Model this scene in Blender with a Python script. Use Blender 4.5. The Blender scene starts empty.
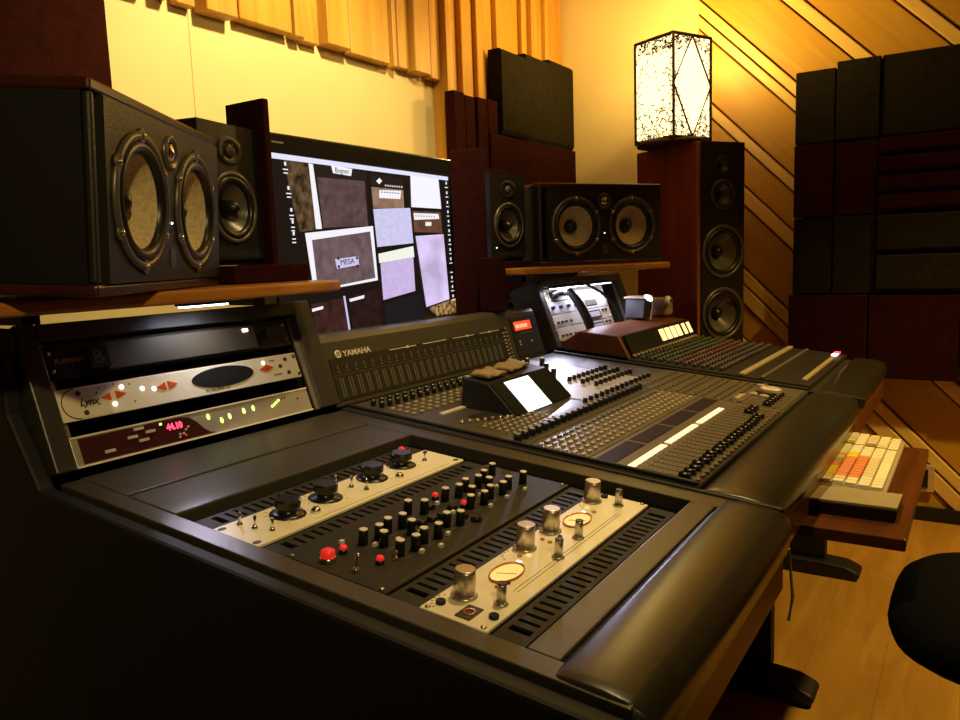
import bpy, bmesh, math, random
from mathutils import Matrix, Vector, Euler
random.seed(4)
C = bpy.context.scene.collection
SC = bpy.context.scene
PI = math.pi
R = math.radians

# ---------------------------------------------------------------- camera
yaw, pitch, roll, FPX = 0.99906, 0.12908, 0.03513, 779.0
fwd = Vector((math.sin(yaw)*math.cos(pitch), math.cos(yaw)*math.cos(pitch), -math.sin(pitch)))
rgt = Vector((math.cos(yaw), -math.sin(yaw), 0))
dwn = fwd.cross(rgt)
cr = math.cos(roll)*rgt + math.sin(roll)*dwn
cd = -math.sin(roll)*rgt + math.cos(roll)*dwn
cam = bpy.data.cameras.new('camera'); cam_o = bpy.data.objects.new('camera', cam); C.objects.link(cam_o)
cam.sensor_width = 36; cam.lens = FPX*36/960; cam.clip_start = 0.02
mw = Matrix((cr, -cd, -fwd)).transposed().to_4x4(); mw.translation = (0, 0, 1.2)
cam_o.matrix_world = mw
SC.camera = cam_o

# ---------------------------------------------------------------- world, light, exposure
w = bpy.data.worlds.new('world'); SC.world = w; w.use_nodes = True
w.node_tree.nodes['Background'].inputs[0].default_value = (1, .6, .25, 1)
w.node_tree.nodes['Background'].inputs[1].default_value = 0.006
SC.view_settings.view_transform = 'Standard'; SC.view_settings.look = 'None'
SC.view_settings.gamma = 1; SC.view_settings.use_curve_mapping = False
SC.view_settings.exposure = 0.0

def area(name, loc, rot, size, power, col, sy=None, spread=180):
    l = bpy.data.lights.new(name, 'AREA'); l.energy = power; l.color = col; l.size = size
    if sy: l.shape = 'RECTANGLE'; l.size_y = sy
    l.spread = R(spread)
    o = bpy.data.objects.new(name, l); o.location = loc; o.rotation_euler = rot; C.objects.link(o); return o
def spot(name, loc, target, power, col, ang=80, blend=.6, rad=.04):
    l = bpy.data.lights.new(name, 'SPOT'); l.energy = power; l.color = col; l.spot_size = R(ang); l.spot_blend = blend
    l.shadow_soft_size = rad
    o = bpy.data.objects.new(name, l); o.location = loc
    o.rotation_euler = (Vector(target)-Vector(loc)).to_track_quat('-Z', 'Y').to_euler(); C.objects.link(o); return o
WARM = (1, .65, .17)
PALE = (1, .745, .30)
# ceiling down-lights of the room
spot('ceiling_spot_light', (1.7, .95, 2.5), (1.75, 1.9, 1.65), 115, PALE, 95, .8, .05)
spot('ceiling_spot_light', (2.9, .75, 2.5), (3.2, 1.7, 1.9), 20, WARM, 100, .8, .05)
spot('ceiling_spot_light', (2.75, -.7, 2.5), (2.8, .15, 0), 165, WARM, 80, .8, .05)
spot('ceiling_spot_light', (1.35, .35, 2.5), (1.45, .5, .8), 75, PALE, 75, .9, .05)
spot('ceiling_spot_light', (-.35, -.9, 2.4), (1.0, 1.25, 1.15), 90, PALE, 50, .9, .05)

# ---------------------------------------------------------------- materials
def mat(name, col, rough=.5, metal=0, emit=None, es=1, noise=0, nscale=20, bump=0, bscale=60, spec=None, coat=0, alpha=None):
    m = bpy.data.materials.new(name); m.use_nodes = True
    nt = m.node_tree; b = nt.nodes['Principled BSDF']
    b.inputs['Base Color'].default_value = (*col, 1); b.inputs['Roughness'].default_value = rough
    b.inputs['Metallic'].default_value = metal
    if spec is not None: b.inputs['Specular IOR Level'].default_value = spec
    if coat: b.inputs['Coat Weight'].default_value = coat; b.inputs['Coat Roughness'].default_value = .12
    if emit: b.inputs['Emission Color'].default_value = (*emit, 1); b.inputs['Emission Strength'].default_value = es
    if alpha is not None: b.inputs['Alpha'].default_value = alpha
    tc = nt.nodes.new('ShaderNodeTexCoord')
    if noise:
        n = nt.nodes.new('ShaderNodeTexNoise'); n.inputs['Scale'].default_value = nscale; n.inputs['Detail'].default_value = 5
        r = nt.nodes.new('ShaderNodeValToRGB')
        r.color_ramp.elements[0].position = .3; r.color_ramp.elements[1].position = .7
        r.color_ramp.elements[0].color = (*[c*(1-noise) for c in col], 1); r.color_ramp.elements[1].color = (*[min(1, c*(1+noise)) for c in col], 1)
        nt.links.new(tc.outputs['Object'], n.inputs['Vector']); nt.links.new(n.outputs['Fac'], r.inputs[0]); nt.links.new(r.outputs[0], b.inputs['Base Color'])
    if bump:
        n = nt.nodes.new('ShaderNodeTexNoise'); n.inputs['Scale'].default_value = bscale; n.inputs['Detail'].default_value = 3
        bp = nt.nodes.new('ShaderNodeBump'); bp.inputs['Strength'].default_value = bump; bp.inputs['Distance'].default_value = .004
        nt.links.new(tc.outputs['Object'], n.inputs['Vector']); nt.links.new(n.outputs['Fac'], bp.inputs['Height']); nt.links.new(bp.outputs[0], b.inputs['Normal'])
    return m
def wood(name, a, b_, rough=.4, stretch=(1, 1, 12), rot=(0, 0, 0), scale=3.0, knots=True, plank=None):
    m = bpy.data.materials.new(name); m.use_nodes = True
    nt = m.node_tree; b = nt.nodes['Principled BSDF']; b.inputs['Roughness'].default_value = rough
    tc = nt.nodes.new('ShaderNodeTexCoord')
    mr = nt.nodes.new('ShaderNodeMapping'); mr.inputs['Rotation'].default_value = rot
    mp = nt.nodes.new('ShaderNodeMapping'); mp.inputs['Scale'].default_value = [1/s*6 for s in stretch]
    nt.links.new(tc.outputs['Object'], mr.inputs[0]); nt.links.new(mr.outputs[0], mp.inputs[0])
    n = nt.nodes.new('ShaderNodeTexNoise'); n.inputs['Scale'].default_value = scale; n.inputs['Detail'].default_value = 6; n.inputs['Distortion'].default_value = 1.2
    nt.links.new(mp.outputs[0], n.inputs['Vector'])
    r = nt.nodes.new('ShaderNodeValToRGB'); r.color_ramp.elements[0].position = .35; r.color_ramp.elements[1].position = .68
    r.color_ramp.elements[0].color = (*b_, 1); r.color_ramp.elements[1].color = (*a, 1)
    nt.links.new(n.outputs['Fac'], r.inputs[0]); out = r.outputs[0]
    if knots:
        v = nt.nodes.new('ShaderNodeTexVoronoi'); v.inputs['Scale'].default_value = 3.1
        nt.links.new(tc.outputs['Object'], v.inputs['Vector'])
        k = nt.nodes.new('ShaderNodeValToRGB'); k.color_ramp.elements[0].position = .03; k.color_ramp.elements[1].position = .075
        k.color_ramp.elements[0].color = (.25, .12, .04, 1); k.color_ramp.elements[1].color = (1, 1, 1, 1)
        nt.links.new(v.outputs['Distance'], k.inputs[0])
        mx = nt.nodes.new('ShaderNodeMixRGB'); mx.blend_type = 'MULTIPLY'; mx.inputs[0].default_value = .8
        nt.links.new(out, mx.inputs[1]); nt.links.new(k.outputs[0], mx.inputs[2]); out = mx.outputs[0]
    if plank:
        br = nt.nodes.new('ShaderNodeTexBrick'); br.inputs['Scale'].default_value = 1
        br.inputs['Brick Width'].default_value = 1.3; br.inputs['Row Height'].default_value = plank; br.inputs['Mortar Size'].default_value = .0015
        br.inputs['Color1'].default_value = (1, 1, 1, 1); br.inputs['Color2'].default_value = (.90, .88, .86, 1); br.inputs['Mortar'].default_value = (.75, .68, .6, 1)
        nt.links.new(tc.outputs['Object'], br.inputs['Vector'])
        mx = nt.nodes.new('ShaderNodeMixRGB'); mx.blend_type = 'MULTIPLY'; mx.inputs[0].default_value = 1
        nt.links.new(out, mx.inputs[1]); nt.links.new(br.outputs[0], mx.inputs[2]); out = mx.outputs[0]
    nt.links.new(out, b.inputs['Base Color'])
    return m

MT = dict(
 cream=mat('cream_plaster', (.80, .66, .36), .8, noise=.05, nscale=3, bump=.1, bscale=30),
 floor=wood('oak_floor', (.60, .34, .065), (.46, .24, .04), .35, (8, 1.2, 1), (0, 0, 0), 2.5, False, .19),
 ceil=mat('ceiling_paint', (.5, .38, .2), .9),
 pine=wood('pine_board_vertical', (.66, .36, .06), (.54, .26, .03), .45, (1, 1, 14)),
 pined=wood('pine_board_diagonal', (.64, .38, .05), (.56, .31, .035), .45, (1, 14, 1), (R(-45), 0, 0)),
 pineb=wood('pine_batten', (.95, .70, .24), (.88, .60, .18), .4, (1, 14, 1), (R(-45), 0, 0), knots=False),
 darkgap=mat('dark_backing', (.09, .035, .012), .9),
 burg=mat('burgundy_foam', (.026, .0035, .0022), .95, noise=.25, nscale=40, bump=.5, bscale=180, spec=.1),
 olive=mat('charcoal_foam', (.017, .014, .007), .95, noise=.25, nscale=40, bump=.5, bscale=180, spec=.1),
 desk=mat('black_desk_laminate', (.046, .041, .030), .34, noise=.1, nscale=120, bump=.12, bscale=500),
 deskside=mat('black_desk_side', (.006, .0055, .005), .65),
 black=mat('matt_black', (.008, .0075, .007), .55),
 gap=mat('deep_black', (.003, .003, .003), .9),
 leather=mat('black_leather', (.026, .023, .013), .30, bump=.05, bscale=420, noise=.1, nscale=6),
 fascia=wood('red_brown_wood', (.30, .10, .02), (.20, .06, .012), .45, (12, 1, 1), knots=False),
 veneerd=wood('dark_veneer', (.055, .014, .006), (.035, .009, .004), .3, (10, 1, 1), knots=False),
 hoodwood=wood('hood_wood', (.17, .05, .014), (.11, .03, .008), .45, (12, 1, 1), knots=False),
 shelf=wood('orange_oak_shelf', (.52, .22, .045), (.34, .12, .02), .3, (12, 1, 1), knots=False),
 tray=wood('dark_cherry_tray', (.15, .045, .010), (.09, .026, .006), .3, (12, 1, 1), knots=False),
 veneer=wood('burgundy_veneer', (.20, .038, .012), (.14, .024, .008), .38, (1, 1, 10), knots=False),
 baffle=mat('speaker_baffle', (.013, .0115, .0085), .42, bump=.15, bscale=400),
 cab=mat('speaker_black', (.005, .0045, .004), .5),
 rubber=mat('rubber_surround', (.010, .009, .008), .35),
 cone=mat('woven_cone', (.62, .50, .29), .32, noise=.2, nscale=160, bump=.2, bscale=300),
 bezel=mat('monitor_bezel', (.005, .005, .005), .25),
 conedark=mat('dark_cone', (.10, .085, .06), .30, bump=.1, bscale=200),
 ring=mat('speaker_ring', (.12, .105, .08), .35, .4),
 chrome=mat('chrome', (.75, .72, .66), .18, 1),
 alu=mat('brushed_aluminium', (.62, .56, .48), .32, .85, noise=.08, nscale=200),
 cap=mat('bright_knob_cap', (.80, .75, .62), .3, .2),
 white=mat('cream_faceplate', (.86, .78, .58), .35, noise=.04, nscale=30),
 rackface=mat('cream_faceplate_lit_tone', (.95, .88, .70), .4),  # paler cream, the light on the upright rack put into the colour
 silver=mat('silver_faceplate', (.52, .46, .36), .35, .3),
 purple=mat('maroon_faceplate', (.055, .010, .008), .35),
 gear=mat('black_rack_panel', (.024, .021, .014), .6, spec=.25, bump=.1, bscale=400),
 greyp=mat('grey_console_panel', (.105, .088, .055), .4, bump=.08, bscale=400),
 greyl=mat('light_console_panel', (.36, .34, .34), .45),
 con=mat('console_body', (.060, .052, .034), .38),
 knob=mat('black_knob', (.010, .009, .008), .3),
 btn=mat('tan_button', (.42, .34, .20), .5),
 btnd=mat('grey_button', (.12, .10, .065), .5),
 scribble=mat('lit_scribble_strip', (.8, .75, .6), .5, emit=(1, .80, .50), es=.85),
 lcd=mat('lit_lcd', (.8, .9, .9), .3, emit=(.92, 1, .96), es=1.6),
 lcdframe=mat('lcd_frame', (.003, .006, .005), .6, spec=.15),
 dispdark=mat('dark_red_display', (.012, .003, .002), .6, spec=.2),
 redlcd=mat('red_led_display', (.5, .05, .02), .3, emit=(1, .06, .02), es=1.6),
 amberlcd=mat('amber_led_digits', (.5, .1, .02), .3, emit=(1, .45, .2), es=2.2),
 redbtn=mat('red_lit_button', (.6, .02, .02), .3, emit=(1, .03, .02), es=.45),
 redled=mat('red_led_digits', (.6, .02, .04), .3, emit=(1, .05, .10), es=3),
 orangeb=mat('orange_button', (.72, .10, .02), .35),
 greenled=mat('green_led', (.3, .8, .1), .3, emit=(.6, 1, .15), es=2.5),
 whiteled=mat('white_led', (.8, .8, .8), .3, emit=(1, .95, .9), es=4),
 text=mat('white_print', (.75, .70, .55), .5),
 darktext=mat('dark_print', (.05, .03, .02), .6),
 meter=mat('lit_vu_meter', (.12, .05, .01), .4, emit=(1, .47, .13), es=1.5),
 meterrim=mat('brass_meter_rim', (.55, .25, .06), .3, .6),
 litwin=mat('lit_window_button', (.9, .75, .45), .4, emit=(1, .60, .24), es=1.8),
 lampglow=mat('lamp_paper_shade', (.9, .8, .5), .8, emit=(1, .74, .34), es=2.3),
 wicker=mat('dark_wicker', (.035, .010, .004), .7),
 coolled=mat('cool_led_bar', (.9, .9, 1), .4, emit=(.80, .82, 1), es=9),
 tan=mat('tan_cloth', (.30, .21, .09), .85, noise=.25, nscale=30, bump=.4, bscale=60),
 chair=mat('chair_black_fabric', (.0022, .002, .0018), .85, spec=.08, bump=.3, bscale=400),
 plastic=mat('cream_plastic', (.62, .55, .42), .5),
 clear=mat('translucent_plastic', (.035, .028, .035), .3, spec=.5),
 keyboardc=mat('keyboard_case', (.42, .34, .20), .5),
 sock=mat('socket_plate', (.65, .50, .36), .5),
)
KEYC = {'w': (.95, .90, .66), 'y': (.95, .74, .05), 'o': (.92, .46, .07), 'r': (.85, .30, .13), 'g': (.42, .48, .12), 'c': (.86, .72, .42), 'b': (.38, .24, .09)}
for k, v in KEYC.items(): MT['key_'+k] = mat('key_colour_'+k, v, .5)

# ---------------------------------------------------------------- mesh helpers
class M:
    def __init__(s): s.v = []; s.f = []; s.mi = []; s.cur = 0; s.sm = []; s.mats = []
    def use(s, m):
        if m not in s.mats: s.mats.append(m)
        s.cur = s.mats.index(m); return s
    def add(s, vs, fs, m=None, smooth=False):
        o = len(s.v)
        for p in vs:
            p = Vector(p); s.v.append(m @ p if m else p)
        for f in fs: s.f.append([i+o for i in f]); s.mi.append(s.cur); s.sm.append(smooth)
        return s
    def box(s, x0, x1, y0, y1, z0, z1, m=None):
        return s.add([(x0, y0, z0), (x1, y0, z0), (x1, y1, z0), (x0, y1, z0), (x0, y0, z1), (x1, y0, z1), (x1, y1, z1), (x0, y1, z1)],
                     [(0, 3, 2, 1), (4, 5, 6, 7), (0, 1, 5, 4), (1, 2, 6, 5), (2, 3, 7, 6), (3, 0, 4, 7)], m)
    def lathe(s, prof, n=24, m=None, smooth=True, capend=True, sx=1, sy=1, closed=False):
        vs = []; fs = []
        for r, z in prof:
            for i in range(n):
                a = 2*PI*i/n; vs.append((r*math.cos(a)*sx, r*math.sin(a)*sy, z))
        k = len(prof)
        for j in range(k-1):
            for i in range(n): fs.append((j*n+i, j*n+(i+1) % n, (j+1)*n+(i+1) % n, (j+1)*n+i))
        if closed:
            for i in range(n): fs.append(((k-1)*n+i, (k-1)*n+(i+1) % n, (i+1) % n, i))
        s.add(vs, fs, m, smooth)
        if capend and not closed:
            o = len(s.v)-len(vs)
            if prof[0][0] > 1e-6: s.f.append([o+i for i in range(n)][::-1]); s.mi.append(s.cur); s.sm.append(False)
            if prof[-1][0] > 1e-6: s.f.append([o+(k-1)*n+i for i in range(n)]); s.mi.append(s.cur); s.sm.append(False)
        return s
    def cyl(s, x, y, z0, z1, r, n=16, r1=None, m=None):
        t = Matrix.Translation((x, y, 0)); t = m @ t if m else t
        return s.lathe([(r, z0), (r if r1 is None else r1, z1)], n, t)
    def prism(s, poly, a0, a1, axis='x', m=None):
        n = len(poly); vs = []
        for a in (a0, a1):
            for p, q in poly: vs.append({'x': (a, p, q), 'y': (p, a, q), 'z': (p, q, a)}[axis])
        fs = [tuple(range(n))[::-1], tuple(range(n, 2*n))]+[(i, (i+1) % n, n+(i+1) % n, n+i) for i in range(n)]
        return s.add(vs, fs, m)
    def tube(s, pts, r, n=8, m=None):
        pts = [Vector(p) for p in pts]; vs = []; k = len(pts)
        for i, p in enumerate(pts):
            t = (pts[min(i+1, k-1)]-pts[max(i-1, 0)]).normalized()
            u = t.cross(Vector((0, 0, 1)))
            if u.length < .01: u = t.cross(Vector((1, 0, 0)))
            u.normalize(); v = t.cross(u)
            rr = r[i] if isinstance(r, (list, tuple)) else r
            for j in range(n):
                a = 2*PI*j/n; vs.append(p+u*rr*math.cos(a)+v*rr*math.sin(a))
        fs = [(i*n+j, i*n+(j+1) % n, (i+1)*n+(j+1) % n, (i+1)*n+j) for i in range(k-1) for j in range(n)]
        s.add(vs, fs, m, True)
        s.add(vs[:n], [tuple(range(n))], m); s.add(vs[-n:], [tuple(range(n))[::-1]], m); return s
    def quad(s, pts, m=None): return s.add(pts, [tuple(range(len(pts)))], m)
    def mesh(s, name, material=None):
        me = bpy.data.meshes.new(name); me.from_pydata([tuple(p) for p in s.v], [], s.f)
        if s.mats:
            for q in s.mats: me.materials.append(MT[q])
            me.polygons.foreach_set('material_index', s.mi)
        elif material: me.materials.append(MT[material])
        me.polygons.foreach_set('use_smooth', s.sm)
        bm = bmesh.new(); bm.from_mesh(me); bmesh.ops.recalc_face_normals(bm, faces=bm.faces); bm.to_mesh(me); bm.free()
        me.update(); return me
def part(name, mb, material, parent=None, loc=(0, 0, 0), rot=(0, 0, 0), bevel=0, seg=2, label=None, kind=None, scale=None):
    me = mb.mesh(name, material) if isinstance(mb, M) else mb
    o = bpy.data.objects.new(name, me); C.objects.link(o); o.parent = parent; o.location = loc; o.rotation_euler = rot
    if scale: o.scale = scale
    if bevel:
        b = o.modifiers.new('bevel', 'BEVEL'); b.width = bevel; b.segments = seg; b.limit_method = 'ANGLE'; b.angle_limit = R(40)
    if label: o['label'] = label
    if kind: o['kind'] = kind
    return o
def thing(name, label, cat, loc=(0, 0, 0), rot=(0, 0, 0), group=None):
    o = bpy.data.objects.new(name, None); C.objects.link(o); o.location = loc; o.rotation_euler = rot; o.empty_display_size = .05
    o['label'] = label; o['category'] = cat
    if group: o['group'] = group
    return o
def tag(o, label, cat, group=None):
    o['label'] = label; o['category'] = cat
    if group: o['group'] = group
    return o
def struct(name, mb, material, parent=None, bevel=0):
    o = part(name, mb, material, parent, bevel=bevel)
    if parent is None: o['kind'] = 'structure'
    return o
def text(name, s, size, material, parent, loc, rot=(0, 0, 0), sx=1, bold=0, shear=0, align='LEFT'):
    cu = bpy.data.curves.new('t', 'FONT'); cu.body = s; cu.size = size; cu.extrude = .0002; cu.offset = bold; cu.shear = shear; cu.align_x = align
    cu.resolution_u = 3
    ob = bpy.data.objects.new('t', cu); C.objects.link(ob); bpy.context.view_layer.update()
    me = bpy.data.meshes.new_from_object(ob.evaluated_get(bpy.context.evaluated_depsgraph_get()))
    bpy.data.objects.remove(ob); me.materials.clear(); me.materials.append(MT[material])
    o = bpy.data.objects.new(name, me); C.objects.link(o); o.parent = parent; o.location = loc; o.rotation_euler = rot; o.scale = (sx, 1, 1)
    return o
def many(name, proto, parent, spots, limit=100, stuffname=None, rots=None):
    """individual copies of a part up to limit; the farthest remainder as one mesh"""
    first = None
    for i, p in enumerate(spots[:limit]):
        o = bpy.data.objects.new(name, proto) if first is None else first.copy()
        if first is None: first = o
        C.objects.link(o); o.parent = parent; o.location = p
    rest = spots[limit:]
    if rest:
        vs = []; fs = []
        for p in rest:
            k = len(vs); vs += [tuple(v.co+Vector(p)) for v in proto.vertices]; fs += [[i+k for i in f.vertices] for f in proto.polygons]
        me = bpy.data.meshes.new(name); me.from_pydata(vs, [], fs)
        for q in proto.materials: me.materials.append(q)
        mi = [f.material_index for f in proto.polygons]*len(rest); me.polygons.foreach_set('material_index', mi)
        o = bpy.data.objects.new(stuffname or name+'_field', me); C.objects.link(o); o.parent = parent; o['kind'] = 'stuff'

T = 0.1                                            # slope of the desk top
def SL(u, v, n=0):                                 # point on the sloping desk top
    return (u, v*math.cos(T)-n*math.sin(T), .755+v*math.sin(T)+n*math.cos(T))
SLM = Matrix.Translation((0, 0, .755)) @ Matrix.Rotation(T, 4, 'X')
RKA = R(90-20.4)
def RK(u, q, y0=1.2, z0=.888, n=0):                # point on the leaning rack face
    return (u, y0+q*math.cos(RKA)-n*math.sin(RKA), z0+q*math.sin(RKA)+n*math.cos(RKA))
def RKM(y0=1.2, z0=.888): return Matrix.Translation((0, y0, z0)) @ Matrix.Rotation(RKA, 4, 'X')

# ================================================================= ROOM
XW, YW = 3.86, 1.92
m = M().box(-1.6, XW, -2.6, YW, -.05, 0); struct('floor', m, 'floor')
m = M().box(-1.6, XW+.1, -2.6, YW+.1, 2.62, 2.7); struct('ceiling', m, 'ceil')
wb = struct('wall_back', M().box(-1.6, XW+.1, YW, YW+.1, 0, 2.62), 'cream')
m = M()
wr = struct('wall_right', M().box(XW, XW+.1, -2.6, YW, 0, 2.62), 'cream')
struct('wall_left', M().box(-1.7, -1.6, -2.6, YW+.1, 0, 2.62), 'fascia')
struct('wall_front', M().box(-1.6, XW+.1, -2.7, -2.6, 0, 2.62), 'fascia')
struct('baseboard_right', M().box(XW-.075, XW-.058, -2.5, 1.15, 0, .06), 'black')
# a hairline joint in the cream plaster
part('plaster_joint', M().box(1.518, 1.5198, YW-.001, YW, .9, 2.6), 'btn', wb)
# diagonal pine boards on the right wall, y < 1.17; cut at 45 degrees
def clip(poly, f):                                 # keep f(p) >= 0
    out = []
    for i in range(len(poly)):
        a, b = poly[i], poly[(i+1) % len(poly)]; fa, fb = f(a), f(b)
        if fa >= 0: out.append(a)
        if fa*fb < 0: t = fa/(fa-fb); out.append((a[0]+(b[0]-a[0])*t, a[1]+(b[1]-a[1])*t))
    return out
struct('backing', M().box(XW-.022, XW, -2.5, 1.17, .02, 2.6), 'darkgap', wr)
cs = [-2.3, -2.22, -1.94, -1.86, -1.58, -1.5, -1.2, -1.12, -.84, -.76, -.46, -.38, -.24, -.16, 0.0, .095, .172, .46, .55, .72, .79, 1.075, 1.14, 1.21, 1.5, 1.58, 1.86, 1.94, 2.22, 2.3, 2.6, 2.68, 2.96]
for a, b in zip(cs[:-1], cs[1:]):
    nar = (b-a) < .12; g = .006
    poly = [(-2.5, .03), (1.168, .03), (1.168, 2.6), (-2.5, 2.6)]
    poly = clip(poly, lambda p: p[1]-p[0]-a-g); poly = clip(poly, lambda p: b-g-(p[1]-p[0])) if poly else []
    if len(poly) < 3: continue
    d = .060 if nar else .048
    part('diagonal_board', M().prism(poly, XW-d, XW-.02), 'pineb' if nar else 'pined', wr, bevel=.004, seg=1)
# vertical boards above the cream wall
vb = [(1.40, 1.44), (1.46, 1.52), (1.54, 1.65), (1.67, 1.88), (1.89, 1.93), (1.94, 2.01), (2.03, 2.14), (2.16, 2.37), (2.39, 2.41), (2.44, 2.50), (2.51, 2.61), (2.63, 2.695), (1.28, 1.37)]
for i, (a, b) in enumerate(vb):
    d = [.05, .035, .06, .045][i % 4]
    part('vertical_board', M().box(a, b, YW-d, YW, 1.93-.004*(i % 3), 2.6), 'pine', wb, bevel=.003, seg=1)
xs = [2.75, 2.84, 2.90, 2.95, 3.02, 3.13, 3.17, 3.35, 3.39, 3.46, 3.49, 3.59, 3.63, 3.84]
for i, (a, b) in enumerate(zip(xs[:-1], xs[1:])):
    part('vertical_board', M().box(a+.002, b-.002, YW-[.03, .055, .04, .062][i % 4], YW, .9, 2.6), 'pine', wb, bevel=.003, seg=1)
struct('trim_1', M().box(2.700, 2.745, YW-.075, YW, .3, 2.6), 'pine', None, .003)
# wall socket
t = thing('wall_socket', 'pale wall socket low on the diagonal boards beyond the keyboard tray', 'socket', (XW-.062, .17, .13))
part('socket_plate', M().box(-.012, 0, -.04, .04, 0, .12), 'sock', t, bevel=.003)
part('socket_insert', M().box(-.018, -.011, -.016, .016, .02, .10), 'black', t)

# ---- acoustic foam panels
def foam(name, label, cat, x0, x1, y0, y1, z0, z1, material, group=None, ridges=None, bev=.006):
    m = M().box(x0, x1, y0, y1, z0, z1)
    o = part(name, m, material, None, bevel=bev); tag(o, label, cat, group); return o
FM = 'acoustic_foam_panel'
foam(FM, 'dark burgundy foam panel on the cream wall above the big left speaker', 'foam panel', -.1, 1.215, YW-.08, YW, 1.35, 2.55, 'burg')
for i, (a, b, z) in enumerate([(2.667, 2.745, 1.872), (2.757, 2.83, 1.868), (2.842, 2.92, 1.872), (2.932, 3.015, 1.878)]):
    o = foam('foam_strip', ['burgundy foam strip nearest the wooden post, tallest of the four', 'burgundy foam strip, second from the wooden post',
             'burgundy foam strip, third from the wooden post', 'burgundy foam strip touching the charcoal foam slabs'][i], 'foam strip', a, b, YW-.125+.006*(i % 2), YW-.077, 1.57, z, 'burg')
foam(FM, 'flat burgundy foam panel below the four narrow strips, right of the monitor', 'foam panel', 2.53, 2.90, 1.70, 1.755, .98, 1.565, 'burg')
foam(FM, 'burgundy foam panel directly below the charcoal slabs, behind the right desk speakers', 'foam panel', 2.93, 3.77, 1.79, 1.853, 1.0, 1.735, 'burg')
for i, (a, b, y0, z0, z1) in enumerate([(3.03, 3.27, 1.785, 1.74, 2.105), (3.272, 3.52, 1.795, 1.736, 2.13), (3.522, 3.775, 1.80, 1.738, 2.15)]):
    p = [(y0+.0, z0+.02), (y0+.012, z0), (1.855, z0), (1.855, z1), (y0+.012, z1), (y0, z1-.012)]
    o = part('foam_slab', M().prism(p, a, b), 'olive', None, bevel=.003)
    tag(o, ['charcoal foam slab nearest the burgundy strips, left of three on the boards', 'middle one of the three charcoal foam slabs on the boards', 'charcoal foam slab at the corner side, right one of three'][i], 'foam slab')
o = part('foam_block', M().box(0, .017, 0, .12, 0, .388), 'burg', None, (1.204, 1.302, 1.1680), bevel=.003); tag(o, 'upright burgundy foam slab between the small left speaker and the monitor', 'foam block')
o = part('foam_block', M().box(0, .026, 0, .115, 0, .525), 'burg', None, (2.087, 1.315, 1.016), bevel=.003); tag(o, 'tall upright burgundy foam slab between the monitor and the small right speaker', 'foam block')
o = part('foam_block', M().box(0, .045, 0, .072, 0, .166), 'burg', None, (2.050, 1.240, 1.0372), bevel=.003); tag(o, 'short burgundy foam block at the foot of the tall slab right of the monitor', 'foam block')
# wall foam on right wall: 4 rows, columns along y
rows = [(1.968, 1.645), (1.64, 1.33), (1.325, .995), (.99, .635)]
ym = [('charcoal', 'olive'), ('burgundy', 'burg'), ('charcoal', 'olive'), ('burgundy', 'burg')]
rn = ['top row', 'second row', 'third row', 'bottom row']
for ri, (z1, z0) in enumerate(rows):
    cols = [(.705, .545), (.54, .375), (.37, .06), (.055, -.25)] if ri < 3 else [(.715, .40), (.395, .06), (.055, -.25)]
    for ci, (ya, yb) in enumerate(cols):
        n = len(cols)
        place = ['at the lamp side end', 'second from the lamp side', 'third from the lamp side', 'fourth from the lamp side'][ci]
        x0 = 3.70 if ri < 3 else 3.68
        m = M()
        if ri in (1, 2) and ci >= 2:
            k = 4 if ri == 1 else 2; h = (z1-z0)/k
            for j in range(k):
                a = z0+j*h
                m.prism([(x0, a+.0), (x0-.035, a+.02), (x0-.035, a+h-.004), (x0, a+h-.0005), (x0+.1, a+h-.0005), (x0+.1, a)], yb, ya, 'y')
            lab = ym[ri][0]+' ridged foam panel, '+rn[ri]+' on the diagonal boards, '+place
        else:
            m.box(x0-.01*((ci+ri) % 2), XW-.062, yb, ya, z0, z1-(.02 if ri == 0 and ci < 1 else 0))
            lab = 'flat '+ym[ri][0]+' foam panel, '+rn[ri]+' on the diagonal boards, '+place
        o = part(FM, m, ym[ri][1], None, bevel=.004, seg=1); tag(o, lab, 'foam panel', 'foam panels on the right wall')

# ================================================================= DESK
dk = thing('studio_desk', 'black three-bay studio console desk with padded front edge and wooden feet', 'desk', (0.63, .3, 0))
dk.location = (0, 0, 0)
BX = [.63, 1.27, 2.31, 3.15]
prof = [(.235, .66), (.235, .775), (1.19, .872), (1.262, .985), (1.262, 1.118), (1.74, 1.118), (1.74, .10), (.36, .10), (.36, .60)]
part('side_panel', M().prism(prof, .600, .628), 'deskside', dk, bevel=.006)
prof3 = [(.275, .70), (.275, .765), (1.19, .868), (1.29, 1.115), (1.74, 1.115), (1.74, .55), (.40, .55)]
part('side_panel', M().prism(prof3, 3.082, 3.11), 'desk', dk, bevel=.006)
# sloping surface of bay 1 as rails around the recess
part('left_rail', M().box(.63, .664, .255, 1.19, -.02, .004, SLM), 'desk', dk, bevel=.002)
part('right_rail', M().box(1.215, 1.268, .255, 1.19, -.02, .004, SLM), 'desk', dk, bevel=.002)
part('front_rail', M().box(.664, 1.215, .345, .385, -.02, .004, SLM), 'desk', dk, bevel=.002)
part('back_ledge', M().box(.664, 1.215, 1.075, 1.195, -.02, .004, SLM), 'desk', dk, bevel=.003)
part('back_ledge', M().box(.664, 1.215, .958, 1.070, -.02, .004, SLM), 'desk', dk, bevel=.003)
part('recess_tray', M().box(.664, 1.215, .345, 1.07, -.16, -.15, SLM).box(.662, .666, .345, 1.07, -.15, -.02, SLM).box(1.213, 1.217, .345, 1.07, -.15, -.02, SLM).box(.664, 1.215, .341, .345, -.15, -.02, SLM), 'gap', dk)
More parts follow.
